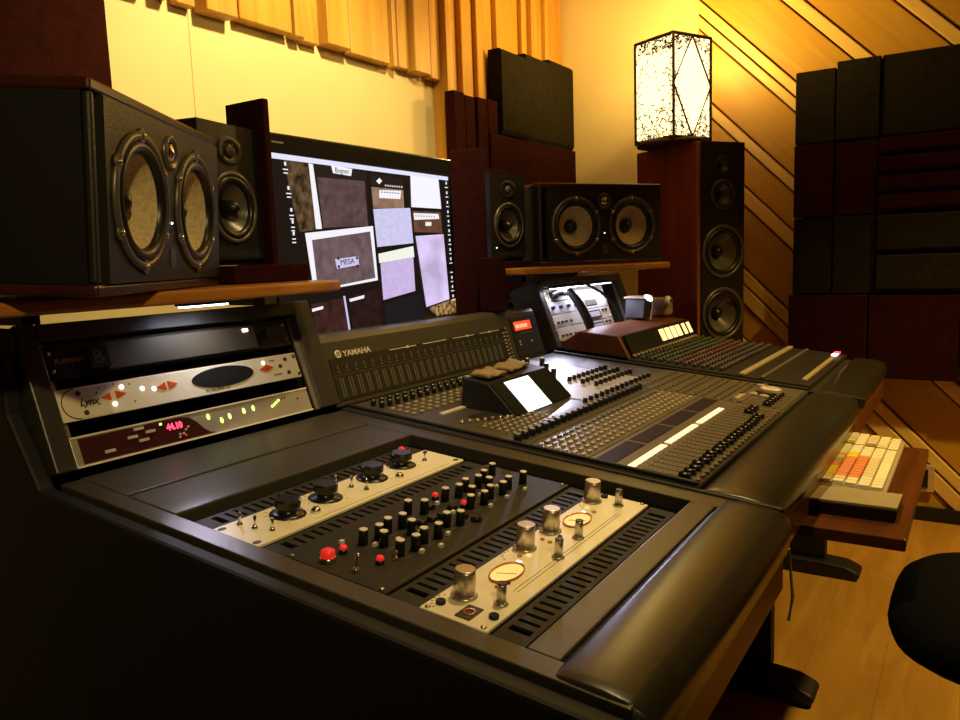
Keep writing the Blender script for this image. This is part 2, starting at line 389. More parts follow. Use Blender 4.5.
# bay 2 and 3 base plates
part('centre_deck', M().box(1.272, 2.308, .30, 1.19, -.03, -.004, SLM), 'black', dk)
part('right_deck', M().box(2.315, 3.08, .30, 1.19, -.03, -.004, SLM), 'desk', dk, bevel=.003)
for x in (1.27, 2.312):
    part('divider_strip', M().box(x-.008, x+.004, .25, 1.19, -.02, .008, SLM), 'black', dk, bevel=.003)
# rack housings
for (a, b) in ((.63, 1.27), (2.34, 3.08)):
    m = M(); K = RKM()
    part('rack_cheek', M().box(a, a+.034, -.0, .245, -.10, .012, K), 'desk', dk, bevel=.003)
    part('rack_cheek', M().box(b-.05, b, -.0, .245, -.10, .012, K), 'desk', dk, bevel=.003)
    part('rack_top_rail', M().box(a+.034, b-.05, .214, .243, -.10, .014, K), 'desk', dk, bevel=.002)
    part('rack_back', M().box(a+.034, b-.05, .0, .214, -.14, -.13, K), 'gap', dk)
    for x in (a+.036, b-.062): part('rack_ear_rail', M().box(x, x+.012, .002, .213, -.012, -.006, K), 'alu', dk)
part('rear_deck', M().box(.63, 3.08, 1.30, 1.72, .985, 1.015), 'desk', dk, bevel=.004)
part('rear_panel', M().box(1.27, 2.34, 1.27, 1.30, .86, 1.012), 'black', dk)
part('rear_modesty_panel', M().box(.63, 3.08, 1.70, 1.72, .25, .985), 'black', dk)
part('underside_panel', M().box(.63, 3.08, .42, 1.7, .58, .60), 'black', dk)
# armrest pads
def pad(x0, x1, v0, v1, th, col='leather', dip=.055):
    prof = []
    L = v1-v0
    prof = [(v1, -.01), (v1, th*.35), (v1-.008, th*.7), (v1-.03, th), (v0+.055, th*1.02), (v0+.030, th*.75), (v0+.010, th*.1), (v0, -.022), (v0+.002, -dip), (v0+.02, -dip-.012), (v1, -dip-.012)]
    n = 14; vs = []; fs = []; k = len(prof)
    xs = [x0]+[x0+.006]+[x0+.02]+[x0+.05+(x1-x0-.10)*i/n for i in range(n+1)]+[x1-.02, x1-.006, x1]
    for i, x in enumerate(xs):
        e = min(x-x0, x1-x); s = 1 if e > .045 else (.96 if e > .015 else (.86 if e > .004 else .6))
        for (v, w_) in prof: vs.append((x, v1-(v1-v)*(1-(1-s)*.03), w_*s if w_ > 0 else w_))
    for i in range(len(xs)-1):
        for j in range(k): fs.append((i*k+j, i*k+(j+1) % k, (i+1)*k+(j+1) % k, (i+1)*k+j))
    fs.append(tuple(range(k))); fs.append(tuple(range((len(xs)-1)*k, len(xs)*k)))
    return M().add(vs, fs, SLM, True)
o = part('armrest_pad', pad(.634, 1.262, .232, .342, .009), 'leather', dk)
o = part('armrest_pad', pad(1.276, 2.306, .258, .385, .010, dip=.045), 'leather', dk)
o = part('armrest_pad', pad(2.318, 3.08, .262, .375, .010, dip=.04), 'leather', dk)
part('front_fascia', M().box(.634, 1.262, .247, .275, .655, .718), 'fascia', dk, bevel=.003)
part('front_fascia', M().box(1.276, 2.30, .275, .295, .66, .718), 'tray', dk, bevel=.003)
part('front_fascia', M().box(2.32, 3.08, .275, .295, .66, .718), 'tray', dk, bevel=.003)
# legs and feet
for x in (2.10, 2.99):
    part('leg', M().box(x, x+.045, .44, 1.0, .06, .70), 'deskside', dk, bevel=.004)
for x in (1.22, 2.05, 2.96):
    pts = [(.34, 0), (1.3, 0), (1.3, .055), (.44, .055), (.37, .050), (.325, .032), (.32, .015)]
    part('foot', M().prism(pts, x, x+.10), 'black', dk, bevel=.012, seg=3)
part('leg', M().box(1.235, 1.28, .44, 1.0, .06, .70), 'deskside', dk, bevel=.004)
# keyboard tray
part('keyboard_tray', M().box(1.57, 2.32, .095, .52, .637, .662), 'tray', dk, bevel=.003)
part('cable', M().tube([(1.275, .242, .72), (1.277, .235, .64), (1.272, .24, .60)], .003, 6), 'plastic', dk)

# ---- keyboard
kb = thing('colour_coded_keyboard', 'computer keyboard with yellow, orange, red and white keys on the pull-out tray', 'keyboard', (1.80, .150, .663))
part('case', M().prism([(0, 0), (.16, 0), (.16, .024), (0, .012)], 0, .52), 'keyboardc', kb, bevel=.003)
krow = ['wwwwwwwwwwwwwwwwww', 'wwwcccccccwwwwcwww', 'wwrrrrrrrrwwwwbccc', 'wcrrrrrrryywwwwwww', 'wcyyyrrgcowwwwgwcw', 'wyyoogcooowwwwwygc', ]
mesh_cache = {}
hk = .0255
for r_ in range(6):
    y0 = .006+r_*hk; c = 0; x = .008
    while x < .505:
        wd = .0255
        if r_ == 0 and c == 3: wd = .15
        if x+wd > .512: break
        gapx = .02 if (x > .355 and x < .38 and False) else 0
        colk = krow[r_][min(c, 17)]
        key = (round(wd, 3), colk)
        if key not in mesh_cache:
            mesh_cache[key] = M().box(.0012, wd-.0012, .0016, hk-.0022, 0, .009).mesh('key', 'key_'+colk)
        o = part('key', mesh_cache[key], None, kb, (x, y0, .0135+y0*.075))
        x += wd; c += 1
        if .350 < x < .372: x += .012
t = thing('wedge_pad', 'grey wedge-shaped pad at the near end of the tray beside the keyboard', 'wedge pad', (1.655, .120, .663))
t_body = M().add([(0, 0, 0), (.132, 0, 0), (.132, .17, 0), (0, .17, 0), (-.004, -.004, .026), (.134, -.004, .016), (.134, .17, .016), (-.004, .17, .026)],
                 [(0, 3, 2, 1), (4, 5, 6, 7), (0, 1, 5, 4), (1, 2, 6, 5), (2, 3, 7, 6), (3, 0, 4, 7)])
part('body', t_body, 'black', t, bevel=.003)
part('top_plate', M().add([(-.003, -.003, .0265), (.133, -.003, .0165), (.133, .169, .0165), (-.003, .169, .0265), (-.003, -.003, .031), (.133, -.003, .021), (.133, .169, .021), (-.003, .169, .031)],
                 [(0, 3, 2, 1), (4, 5, 6, 7), (0, 1, 5, 4), (1, 2, 6, 5), (2, 3, 7, 6), (3, 0, 4, 7)]), 'keyboardc', t)

# ================================================================= GEAR IN LEFT BAY (desk surface)
def slthing(name, label, cat, u, v, n=0, group=None): return thing(name, label, cat, SL(u, v, n), (T, 0, 0), group)
U0 = .672; GW = .492
def vent(v, h, label):
    t = slthing('vent_panel', label, 'vent panel', U0, v, -.008, 'slotted vent panels in the left bay')
    m = M(); n = 26; s = GW-.05; p = s/n; yb = .007; hh = h-.002
    m.box(0, GW, 0, yb, 0, .004).box(0, GW, hh-yb, hh, 0, .004).box(0, .025, yb, hh-yb, 0, .004).box(GW-.025, GW, yb, hh-yb, 0, .004)
    for i in range(n-1):
        x = .025+p*(i+1); m.box(x-p*.31, x+p*.31, yb, hh-yb, 0, .004)
    part('slotted_plate', m, 'gear', t)
    part('backing', M().box(.005, GW-.005, .004, hh-.004, -.03, -.012), 'gap', t)
vent(.392, .044, 'black slotted vent panel between the meter preamp and the armrest')
vent(.533, .046, 'black slotted vent panel between the meter preamp and the equaliser unit')
vent(.752, .040, 'black slotted vent panel between the equaliser unit and the big-knob unit')
vent(.888, .044, 'black slotted vent panel farthest back, behind the big-knob unit')
def knob_mesh(r, h, cap=None, top='cap', skirt=0, mat_='knob', n=14, line=True):
    m = M().use(mat_)
    if skirt: m.lathe([(skirt, 0), (skirt, .002), (r*1.05, .0035)], n)
    m.lathe([(r, 0), (r*.94, h*.9), (r*.85, h)], n)
    if cap: m.use(top); m.lathe([(r*cap, h), (r*cap*.9, h+.0012)], n)
    return m.mesh('knob')
def toggle(parent, x, y, z, h=.017, lean=(0, 0, 0), r=.0016, material='chrome'):
    m = M().use(material).lathe([(.0048, 0), (.0048, .0015), (.003, .0035), (.003, .005)], 8)
    m.lathe([(r*.8, .004), (r, h*.5), (r*1.5, h), (r*.5, h+.0015)], 8)
    return part('toggle_switch', m, None, parent, (x, y, z), lean)
def screw(parent, x, y, z, r=.004):
    m = M().use('chrome').lathe([(r, 0), (r*.9, .0015), (r*.4, .0022)], 10)
    part('screw', m, None, parent, (x, y, z))
# --- two-meter preamp, near the armrest
t = slthing('meter_preamp', 'cream two-channel preamp with two glowing oval meters, set in the left bay by the armrest', 'preamp', U0, .438, -.006)
part('faceplate', M().box(0, GW, 0, .092, 0, .005), 'white', t, bevel=.0012, label='cream metal faceplate')
part('chassis', M().box(.02, GW-.02, .003, .089, -.12, -.0005), 'black', t)
kb1 = knob_mesh(.0135, .034, .97, 'alu', .0165, 'alu', 20)
kb2 = knob_mesh(.0062, .026, .95, 'knob', .009, 'alu', 14)
P = .005
for (u, v) in ((.725, .503), (.890, .513), (.966, .513), (1.118, .517)):
    o = part('large_knob', kb1, None, t, (u-U0, v-.438, P), label='tall aluminium knob'); 
for (u, v) in ((.735, .458), (.892, .463), (.969, .470), (1.127, .475)):
    o = part('small_knob', kb2, None, t, (u-U0, v-.438, P))
for (u, v) in ((.808, .493), (1.027, .499)):
    mm = Matrix.Translation((u-U0, v-.438, P))
    mt = part('meter', M().lathe([(.031, -.0005), (.031, .0006), (.0001, .0008)], 30, mm, False, sy=.56), 'meter', t, label='glowing amber oval meter window')
    part('meter_rim', M().lathe([(.0305, 0), (.033, 0), (.033, .003), (.0305, .003)], 30, mm, True, sy=.56, closed=True), 'meterrim', mt)
    part('needle', M().tube([(u-U0+.004, v-.438-.012, P+.0016), (u-U0-.010, v-.438+.010, P+.0016)], .0005, 4), 'darktext', mt)
for (u, v, c) in ((.845, .497, 'whiteled'), (1.062, .505, 'whiteled'), (.768, .483, 'orangeb'), (.928, .494, 'meterrim'), (.930, .507, 'orangeb'), (1.075, .494, 'meterrim'), (.862, .505, 'meterrim'), (.872, .497, 'meter'), (.992, .483, 'orangeb'), (.785, .478, 'darktext'), (1.085, .510, 'meter'), (.955, .492, 'darktext')):
    part('indicator', M().lathe([(.0035, 0), (.0032, .002), (.001, .003)], 10), c, t, (u-U0, v-.438, P))
for (u, v) in ((.694, .515), (.703, .448), (1.148, .508)): part('jack_socket', M().lathe([(.006, 0), (.006, .004), (.003, .005), (.0028, .002)], 14), 'gear', t, (u-U0, v-.438, P))
lg = part('logo_plate', M().box(0, .030, 0, .020, 0, .0015), 'darktext', t, (.008, .028, P)); part('emblem', M().lathe([(.005, 0), (.008, 0), (.008, .001), (.005, .001)], 16, closed=True), 'meterrim', lg, (.015, .010, .0015))
part('pinstripe', M().box(.10, .42, .019, .0196, 0, .0004).box(.10, .42, .0245, .0250, 0, .0004), 'darktext', t, (0, 0, P))
m = M()
for u in (.70, .86, .99, 1.1):
    for k in range(7): a = PI*(.15+.7*k/6); m.box(-.0006, .0006, .0185, .0215, 0, .0004, Matrix.Translation((u-U0+.025*0, .070, P)) @ Matrix.Rotation(a-PI/2, 4, 'Z'))
part('scale_marks', m, 'darktext', t)
for (x, y) in ((.006, .008), (.006, .084), (GW-.006, .008), (GW-.006, .084)): screw(t, x, y, P)
# --- big-knob unit
t = slthing('tube_preamp', 'cream rack unit with four large black knobs lying at the back of the left bay', 'preamp', U0-.006, .795, -.006)
part('faceplate', M().box(0, GW+.004, 0, .090, 0, .005), 'white', t, bevel=.0012)
part('chassis', M().box(.02, GW-.02, .003, .087, -.12, -.0005), 'black', t)
X0 = U0-.006
m = M().use('knob').lathe([(.026, 0), (.026, .002), (.019, .0035), (.014, .005), (.0125, .011), (.014, .013)], 28)
n_ = 24; vs = []; 
m.use('knob')
prof = [(.0155, .012), (.0185, .014), (.0185, .022), (.016, .025), (.0, .025)]
vs = []; fs = []
for r0, z0 in prof:
    for i in range(48): a = 2*PI*i/48; rr = r0*(1+(.07 if (i//4) % 2 else 0)); vs.append((rr*math.cos(a), rr*math.sin(a), z0))
for j in range(len(prof)-1):
    for i in range(48): fs.append((j*48+i, j*48+(i+1) % 48, (j+1)*48+(i+1) % 48, (j+1)*48+i))
m.add(vs, fs)
m.use('chrome').lathe([(.0263, 0), (.0275, 0), (.0275, .001), (.0263, .001)], 28, closed=True)
bk = m.mesh('large_knob')
for u, v in ((.773, .846), (.856, .850), (.973, .855), (1.059, .861)): part('large_knob', bk, None, t, (u-X0, v-.795, P), label='large black fluted knob with skirt')
for u, v in ((.704, .869), (.708, .843), (.718, .819), (.905, .875), (.918, .852), (.925, .826), (1.095, .870), (1.108, .845)): toggle(t, u-X0, v-.795, P, .018)
for u, v in ((.806, .822), (1.008, .824)): part('small_knob', M().lathe([(.008, 0), (.0075, .004), (.005, .007), (.001, .008)], 14), 'chrome', t, (u-X0, v-.795, P))
part('pilot_lamp', M().lathe([(.008, 0), (.0075, .006), (.005, .010), (.0005, .012)], 14), 'redbtn', t, (1.088-X0, .088, P+.012), label='red jewel lamp')
part('pilot_lamp_bezel', M().lathe([(.010, 0), (.009, .012)], 14), 'chrome', t, (1.088-X0, .088, P))
m = M()
for u, v in ((.773, .846), (.856, .850), (.973, .855), (1.059, .861)):
    for k in range(11):
        a = R(-140+28*k); m.box(-.0005, .0005, .030, .0345, 0, .0004, Matrix.Translation((u-X0, v-.795, P)) @ Matrix.Rotation(a, 4, 'Z'))
m.box(.12, .46, .007, .0078, 0, .0004, Matrix.Translation((0, 0, P)))
part('scale_marks', m, 'meterrim', t)
for (x, y) in ((.012, .010), (.012, .080), (GW-.008, .010), (GW-.008, .080)): part('rack_hole', M().lathe([(.0045, 0), (.0045, .0004)], 12, sx=1.5), 'darktext', t, (x, y, P))
# --- equaliser with many black knobs
t = slthing('equaliser_unit', 'black rack unit crowded with black knobs with painted highlights on top between the two cream units', 'equaliser', U0, .580, -.006)
part('faceplate', M().box(0, GW, 0, .170, 0, .005), 'gear', t, bevel=.0012)
part('chassis', M().box(.02, GW-.02, .003, .167, -.12, -.0005), 'black', t)
ek = knob_mesh(.0068, .021, .92, 'cap', .0, 'knob', 12)  # pale tops paint the overhead light's highlights onto the black knobs
es_ = knob_mesh(.0085, .006, .9, 'knob', 0, 'knob', 12)
kp = []
for v in (.692, .632):
    for i in range(4): kp.append((.762+.026*i+(0 if v > .65 else .004), v-(.006 if i % 2 else 0)))
for v in (.700, .652):
    for i in range(5): kp.append((.966+.0285*i, v-(.007 if i % 2 else 0)))
kp += [(.886, .712), (.903, .694), (.884, .640), (.902, .628), (1.120, .708), (1.118, .645), (.775, .667), (.83, .662), (1.0, .672), (1.055, .674)]
for u, v in kp: part('knob', ek, None, t, (u-U0, v-.580, P))
for u, v in ((.868, .672), (.888, .668), (.908, .664), (.925, .700), (.928, .640), (.945, .672), (.93, .618), (1.09, .667)): part('low_knob', es_, None, t, (u-U0, v-.580, P))
for u, v in ((.767, .675), (.80, .662), (.79, .614), (.82, .604), (.855, .690), (.86, .620), (.84, .654), (.945, .70), (.99, .665), (1.02, .668), (1.04, .630), (1.07, .668), (.99, .630), (1.09, .625), (.745, .715), (.93, .66)):
    part('push_button', M().box(-.0035, .0035, -.0025, .0025, 0, .005), 'cap', t, (u-U0, v-.580, P))
for u, v in ((.695, .693), (.725, .694), (.730, .636), (.962, .716), (.963, .662)):
    big = u == .695
    rb = part('red_push_button', M().lathe([(.0095 if big else .0055, .006), (.009 if big else .005, .014 if big else .009), (.004, .017 if big else .0105)], 14), 'redbtn', t, (u-U0, v-.580, P), label='red push button')
    part('bezel', M().lathe([(.011 if big else .006, 0), (.0105 if big else .0055, .006)], 14), 'chrome' if big else 'knob', rb)
toggle(t, .694-U0, .645-.580, P, .022, (0, .15, 0), .0022); toggle(t, .752-U0, .627-.580, P, .012)
for (x, y) in ((.006, .010), (.006, .160), (GW-.006, .010), (GW-.006, .160)): screw(t, x, y, P)
m = M()
for i, (u, v) in enumerate(kp): m.box(-.009, .009, -.0135, -.0125, 0, .0003, Matrix.Translation((u-U0, v-.580, P)))
m.box(.03, .47, .004, .0046, 0, .0003, Matrix.Translation((0, 0, P)))
part('scale_marks', m, 'btnd', t)

# ================================================================= UPRIGHT RACK GEAR, left bay
def rkthing(name, label, cat, u, q, n=0): return thing(name, label, cat, RK(u, q, n=n), (RKA, 0, 0))
RX = .668; RW = .522
t = rkthing('power_conditioner', 'black power conditioner with a pale band, topmost in the left upright rack', 'power conditioner', RX, .150)
part('faceplate', M().box(0, RW, 0, .058, 0, .004), 'gear', t, bevel=.001)
part('drawer_band', M().box(.10, .43, .004, .052, .004, .009), 'greyp', t, bevel=.001)
text('brand_lettering', 'FURMAN', .011, 'btn', t, (.014, .026, .0045), sx=1.1, bold=.0004)
eb = part('emblem', M().box(0, .036, 0, .040, 0, .002), 'gear', t, (.068, .009, .0092)); text('emblem_letter', 'B', .034, 'greyp', eb, (.007, .008, .0022), bold=.0008)
for y in (.014, .045): screw(t, .008, y, .004, .004); screw(t, RW-.010, y, .004, .004)
part('toggle_switch', M().box(0, .010, 0, .018, 0, .012), 'black', t, (.455, .022, .004)); part('white_switch_lamp', M().box(0, .012, 0, .006, 0, .003), 'whiteled', t, (.400, .040, .009))
part('chassis', M().box(.02, RW-.02, .003, .055, -.12, -.001), 'black', t)
t = rkthing('audio_converter', 'cream rack converter with orange buttons and a black oval, middle of the left upright rack', 'converter', RX, .078)
fp = M().box(0, RW, 0, .055, 0, .004)
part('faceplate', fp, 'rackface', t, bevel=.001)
m = M(); pts = [(.085, .002)]+[(.030+.026*math.cos(a), .0275+.0255*math.sin(a)) for a in [PI*1.5-PI*i/12 for i in range(13)]]+[(.085, .053)]
part('rounded_end', M().prism(pts, 0, .0015, 'z'), 'white', t, (0, 0, .004)); part('end_outline', M().tube([(p[0], p[1], .0055) for p in pts[1:-1]], .0009, 5), 'darktext', t)
part('display_oval', M().lathe([(.073, 0), (.073, .002)], 36, Matrix.Translation((.325, .030, .004)), sy=.27), 'gap', t, label='black oval display window')
text('script_lettering', 'Lynx', .017, 'darktext', t, (.032, .022, .0058), shear=.4, bold=.0004)
text('model_lettering', 'AURORA 16', .009, 'darktext', t, (.275, .0045, .0045), sx=1.2)
tri = M().prism([(-.010, 0), (.008, -.007), (.008, .007)], 0, .003, 'z').mesh('arrow_button', 'orangeb')
for i, (x, y) in enumerate(((.080, .030), (.107, .031), (.187, .031), (.210, .032), (.425, .030), (.442, .031))):
    part('arrow_button', tri, None, t, (x, y, .004), (0, 0, PI if i % 2 else 0), label='orange arrow button')
for x, y in ((.113, .043), (.093, .016), (.150, .034), (.172, .030), (.43, .043)): part('status_led', M().cyl(0, 0, 0, .0015, .0035, 10), 'whiteled', t, (x, y, .004))
for x, y in ((.035, .044), (.040, .010), (.472, .030), (.490, .043), (.490, .014), (.066, .04), (.072, .048), (.085, .050), (.1, .05), (.128, .046), (.13, .014), (.066, .02)): part('dot_mark', M().cyl(0, 0, 0, .0012, .0045 if x in (.035, .040, .472, .490) else .0014, 8), 'darktext', t, (x, y, .0055 if x < .085 else .004))
text('small_lettering', 'LEVEL', .005, 'darktext', t, (.448, .043, .0045)); text('small_lettering', 'STANDBY', .005, 'darktext', t, (.448, .012, .0045))
for y in (.008, .046): screw(t, RW-.007, y, .004, .005)
part('chassis', M().box(.02, RW-.02, .003, .052, -.12, -.001), 'black', t)
t = rkthing('word_clock_unit', 'silver and maroon rack unit with red digits, lowest in the left upright rack', 'clock unit', RX, .003)
part('faceplate', M().box(.0, RW, 0, .048, 0, .004), 'silver', t, bevel=.001, label='silver faceplate')
pts = [(.012, .003), (.27, .003), (.258, .006), (.247, .014), (.235, .030), (.222, .041), (.205, .045), (.012, .045)]
pp = part('maroon_field', M().prism(pts, 0, .0012, 'z'), 'purple', t, (0, 0, .004), label='maroon swoosh on the faceplate')
part('edge_strip', M().box(0, RW, -.0015, .0012, 0, .006).box(0, RW, .0468, .0495, 0, .006), 'rackface', t)
for x, y in ((.050, .012), (.110, .038), (.095, .026), (.130, .029), (.114, .017)): part('push_button', M().box(0, .018, 0, .005, 0, .003), 'cap', t, (x, y, .005))
text('digits', '44.10', .016, 'redled', t, (.172, .026, .0056), sx=.9, bold=.0007)
for x, y, c in ((.160, .038, 'greenled'), (.206, .019, 'cap'), (.200, .013, 'cap'), (.192, .013, 'cap'), (.190, .008, 'cap'), (.212, .023, 'cap'), (.203, .009, 'redbtn')): part('indicator', M().box(0, .004, 0, .0035, 0, .002), c, t, (x, y, .005))
for x, y in ((.263, .034), (.290, .022), (.310, .026), (.346, .030), (.370, .031), (.418, .026), (.425, .029), (.431, .032), (.438, .035)): part('green_led', M().lathe([(.0038 if x < .4 else .0028, 0), (.001, .003)], 10, sy=1.6 if x < .4 else 1), 'greenled', t, (x, y, .004), label='yellow-green light')
for x, y in ((.448, .037), (.456, .038), (.49, .03)): part('dot_mark', M().cyl(0, 0, 0, .001, .002, 8), 'darktext', t, (x, y, .004))
part('chassis', M().box(.02, RW-.02, .003, .045, -.12, -.001), 'black', t)

# ================================================================= LARGE CONSOLE, centre bay
U, V = 1.276, .392
t = slthing('digital_mixing_console', 'wide charcoal digital mixing console with meter bridge, lit screen and faders in the centre bay', 'mixing console', U, V, 0)
CW = 1.022
DM = M().use('con').box(0, CW, 0, .80, -.002, .010)
part('body', DM, None, t, bevel=.004)
Z = .010
def cb(name, u0, u1, v0, v1, h, material, bevel=0, label=None): return part(name, M().box(u0-U, u1-U, v0-V, v1-V, Z, Z+h), material, t, bevel=bevel, label=label)
cb('side_cheek', 1.276, 1.284, .392, 1.19, .007, 'black', .003); cb('side_cheek', 2.284, 2.298, .392, 1.19, .007, 'black', .003)
cb('light_panel', 1.72, 2.10, .80, 1.185, .0015, 'greyl', 0, 'pale grey control panel lit by the small lamp')
cb('lower_panel', 1.285, 1.98, .40, .60, .001, 'greyp'); cb('master_panel', 1.985, 2.28, .40, .80, .001, 'greyp')
cb('button_panel', 1.285, 1.98, .605, .725, .001, 'greyp')
cb('rim_line', 1.99, 2.28, .500, .512, .004, 'btnd'); cb('rim_line', 1.30, 2.28, .735, .738, .002, 'btnd')
# scribble strips and displays
for i in range(3):
    a = 1.284+i*.205
    cb('scribble_strip', a+.003, a+.188, .514, .528, .003, 'scribble', 0, 'white glowing strip above the faders')
for i in range(4):
    a = 1.292+i*.172; cb('channel_display', a, a+.160, .552, .592, .002, 'dispdark', .001)
# faders
fc = M().use('knob').prism([(-.011, 0), (-.009, .010), (-.003, .007), (.003, .007), (.009, .010), (.011, 0)], -.0055, .0055).use('cap').box(-.0045, .0045, -.001, .001, .0072, .0078).mesh('fader_cap')
sl = M()
for i in range(24):
    u = 1.300+i*.0276-U; sl.box(u-.0012, u+.0012, .408-V, .500-V, Z, Z+.0015)
ms = M()
for i in range(6):
    u = 2.0+i*.03-U; ms.box(u-.0012, u+.0012, .408-V, .490-V, Z, Z+.0015)
part('master_fader_slots', ms, 'gap', t)
part('fader_slots', sl, 'gap', t)
random.seed(9)
for i in range(24):
    v = .424 if i < 21 else .455
    part('fader_cap', fc, None, t, (1.300+i*.0276-U, v-V+random.uniform(-.002, .002), Z+.002))
for i in range(6): part('fader_cap', fc, None, t, (2.0+i*.03-U, .44-V, Z+.002))
# lined dark scale rows between the scribble strips and caps
lm = M()
for r_ in range(9):
    v = .440+r_*.009
    for i in range(24): u = 1.308+i*.0276; lm.box(u-U, u+.012-U, v-V, v+.002-V, Z, Z+.0018)
part('fader_scale_marks', lm, 'btnd', t)
# buttons
bt = M().box(-.0058, .0058, -.0035, .0035, 0, .004).mesh('button', 'btn')
bd = M().box(-.0058, .0058, -.0035, .0035, 0, .004).mesh('button', 'btnd')
spots = [(1.300+i*.0276-U+(.008 if (i//8) else 0), v-V, Z+.001) for i in range(24) for v in (.618, .636, .655, .673, .692)]
many('button', bt, t, spots, 72, 'button_rows')
spots = [(1.300+i*.0276-U, .709-V, Z+.001) for i in range(24)]+[(1.999+.028*i-U, v-V, Z+.001) for i in range(10) for v in (.53, .55, .57, .60, .62, .65, .67, .70, .73, .76)]+[(1.300+i*.0276-U, .400-V, Z+.001) for i in range(24)]
many('channel_button', bd, t, spots, 24, 'channel_button_rows')
bs = M().box(-.004, .004, -.003, .003, 0, .004).mesh('assign_button', 'btn')
spots = [(1.34+.022*i-U, v-V, Z+.001) for i in range(9) for v in (.79, .808, .826, .844, .862)]
many('assign_button', bs, t, spots, 60, 'assign_button_rows')
# encoders
enc = M().use('knob').lathe([(.0085, 0), (.008, .014), (.0065, .0155)], 12).use('btnd').lathe([(.0060, .0155), (.0055, .0162)], 12).mesh('encoder_knob')
for i in range(24): part('encoder_knob', enc, None, t, (1.300+i*.0284-U, .760-V, Z))
en2 = M().use('knob').lathe([(.0065, 0), (.006, .012), (.005, .013)], 10).use('cap').lathe([(.0025, .013), (.002, .0136)], 8).mesh('trim_knob')
spots = [(1.325+i*.0285-U, v-V, Z) for i in range(14) for v in (1.150, 1.125)]+[(1.76+i*.034-U, v-V, Z+.0015) for i in range(6) for v in (1.06, 1.10)]+[(1.90+.03*i-U, v-V, Z+.0015) for i in range(9) for v in (.86, .90, .94)]+[(1.70+.033*i-U, .80-V, Z) for i in range(14)]
many('trim_knob', en2, t, spots, 99)
spots = [(1.325+i*.0285-U, v-V, Z+.001) for i in range(14) for v in (1.095, 1.075, 1.055, 1.035)]
many('select_button', bt, t, spots, 20, 'select_button_rows')
tallk = M().use('knob').lathe([(.008, 0), (.0075, .022), (.006, .024)], 12).use('alu').lathe([(.0055, .024), (.005, .0248)], 10).mesh('tall_knob')
for i, (u, v) in enumerate([(1.80, 1.0), (1.84, 1.0), (1.88, 1.0), (1.92, 1.0), (1.94, 1.13), (2.0, 1.13), (2.04, 1.10), (1.97, 1.05)]): part('tall_knob', tallk, None, t, (u-U, v-V, Z+.0015))
cb('label_tape', 1.365, 1.465, .985, .997, .003, 'cap', 0, 'strip of white label tape'); cb('talkback_slot', 1.39, 1.46, .885, .935, .002, 'gap')
for k in range(7): part('chrome_cap', M().lathe([(.006, 0), (.005, .006), (.001, .008)], 10), 'chrome', t, (1.335+.018*k-U, .915-.008*k-V, Z))
cb('navigation_panel', 1.40, 1.78, .785, .80, .002, 'btnd')
part('jog_wheel', M().use('btnd').lathe([(.036, 0), (.036, .010), (.030, .013)], 28).use('cap').lathe([(.029, .013), (.024, .016), (.0, .015)], 28), None, t, (2.165-U, .468-V, Z), label='round jog wheel with bright top')
for (u, v) in ((2.10, .47), (2.11, .50), (2.225, .475), (2.24, .51)): part('round_button', M().lathe([(.012, 0), (.011, .007), (.002, .008)], 16), 'btn', t, (u-U, v-V, Z))
cb('cue_pad', 2.02, 2.09, .515, .532, .004, 'btn')
# screen hood
HX0, HX1 = 1.455, 1.735
hood = M().prism([(.838, .835), (.846, .850), (.918, .922), (.985, .932), (.995, .85)], HX0, HX1)
inv = (Matrix.Translation(SL(U, V, 0)) @ Matrix.Rotation(T, 4, 'X')).inverted()
hd = M(); hd.v = [inv @ p for p in hood.v]; hd.f = hood.f; hd.mi = hood.mi; hd.sm = hood.sm
ho = part('screen_hood', hd, 'black', t, bevel=.003)
dirv = Vector((0, .072, .072)).normalized(); nrm = Vector((0, -1, 1)).normalized()
def fpt(x, s, e): p = Vector((x, .846, .850))+dirv*s+nrm*e; return inv @ p
part('screen_frame', M().add([fpt(HX0+.004, .004, .001), fpt(HX1-.004, .004, .001), fpt(HX1-.004, .100, .001), fpt(HX0+.004, .100, .001), fpt(HX0+.004, .004, .003), fpt(HX1-.004, .004, .003), fpt(HX1-.004, .100, .003), fpt(HX0+.004, .100, .003)], [(0, 3, 2, 1), (4, 5, 6, 7), (0, 1, 5, 4), (1, 2, 6, 5), (2, 3, 7, 6), (3, 0, 4, 7)]), 'lcdframe', ho)
part('screen', M().quad([fpt(1.508, .002, .004), fpt(1.622, .002, .004), fpt(1.622, .092, .004), fpt(1.508, .092, .004)]), 'lcd', ho, label='bright white screen')
# meter bridge
K2 = Matrix.Rotation(R(73)-T, 4, 'X'); base2 = inv @ Vector((U, 1.208, .877))
mb_o = part('meter_bridge', M().prism([(1.208, .877), (1.253, 1.022), (1.262, 1.033), (1.31, 1.035), (1.31, .87)], U, U+1.012), 'con', None, bevel=.004)
mb_o.parent = t; mb_o.matrix_parent_inverse = inv
brM = Matrix.Translation(inv @ Vector((U, 1.2075, .877))) @ K2
def brp(name, mm, material, label=None, kind=None): 
    q = M(); q.v = [brM @ p for p in mm.v]; q.f = mm.f; q.mi = mm.mi; q.sm = mm.sm; q.mats = mm.mats
    o = part(name, q, material, t, label=label); return o
brp('meter_window', M().box(.015, .80, .014, .112, 0, .0015), 'gear')
q = M()
for i in range(24):
    x = .030+i*.0305
    q.box(x, x+.004, .020, .066, .0015, .0022); q.box(x+.009, x+.013, .020, .066, .0015, .0022)
brp('level_meters', q, 'btnd')
q = M()
for i in range(24):
    x = .030+i*.0305; q.box(x+.002, x+.010, .078, .081, .0015, .0022); q.box(x+.004, x+.008, .085, .096, .0015, .0022)
q.box(.015, .79, .0715, .0725, .0015, .0022)
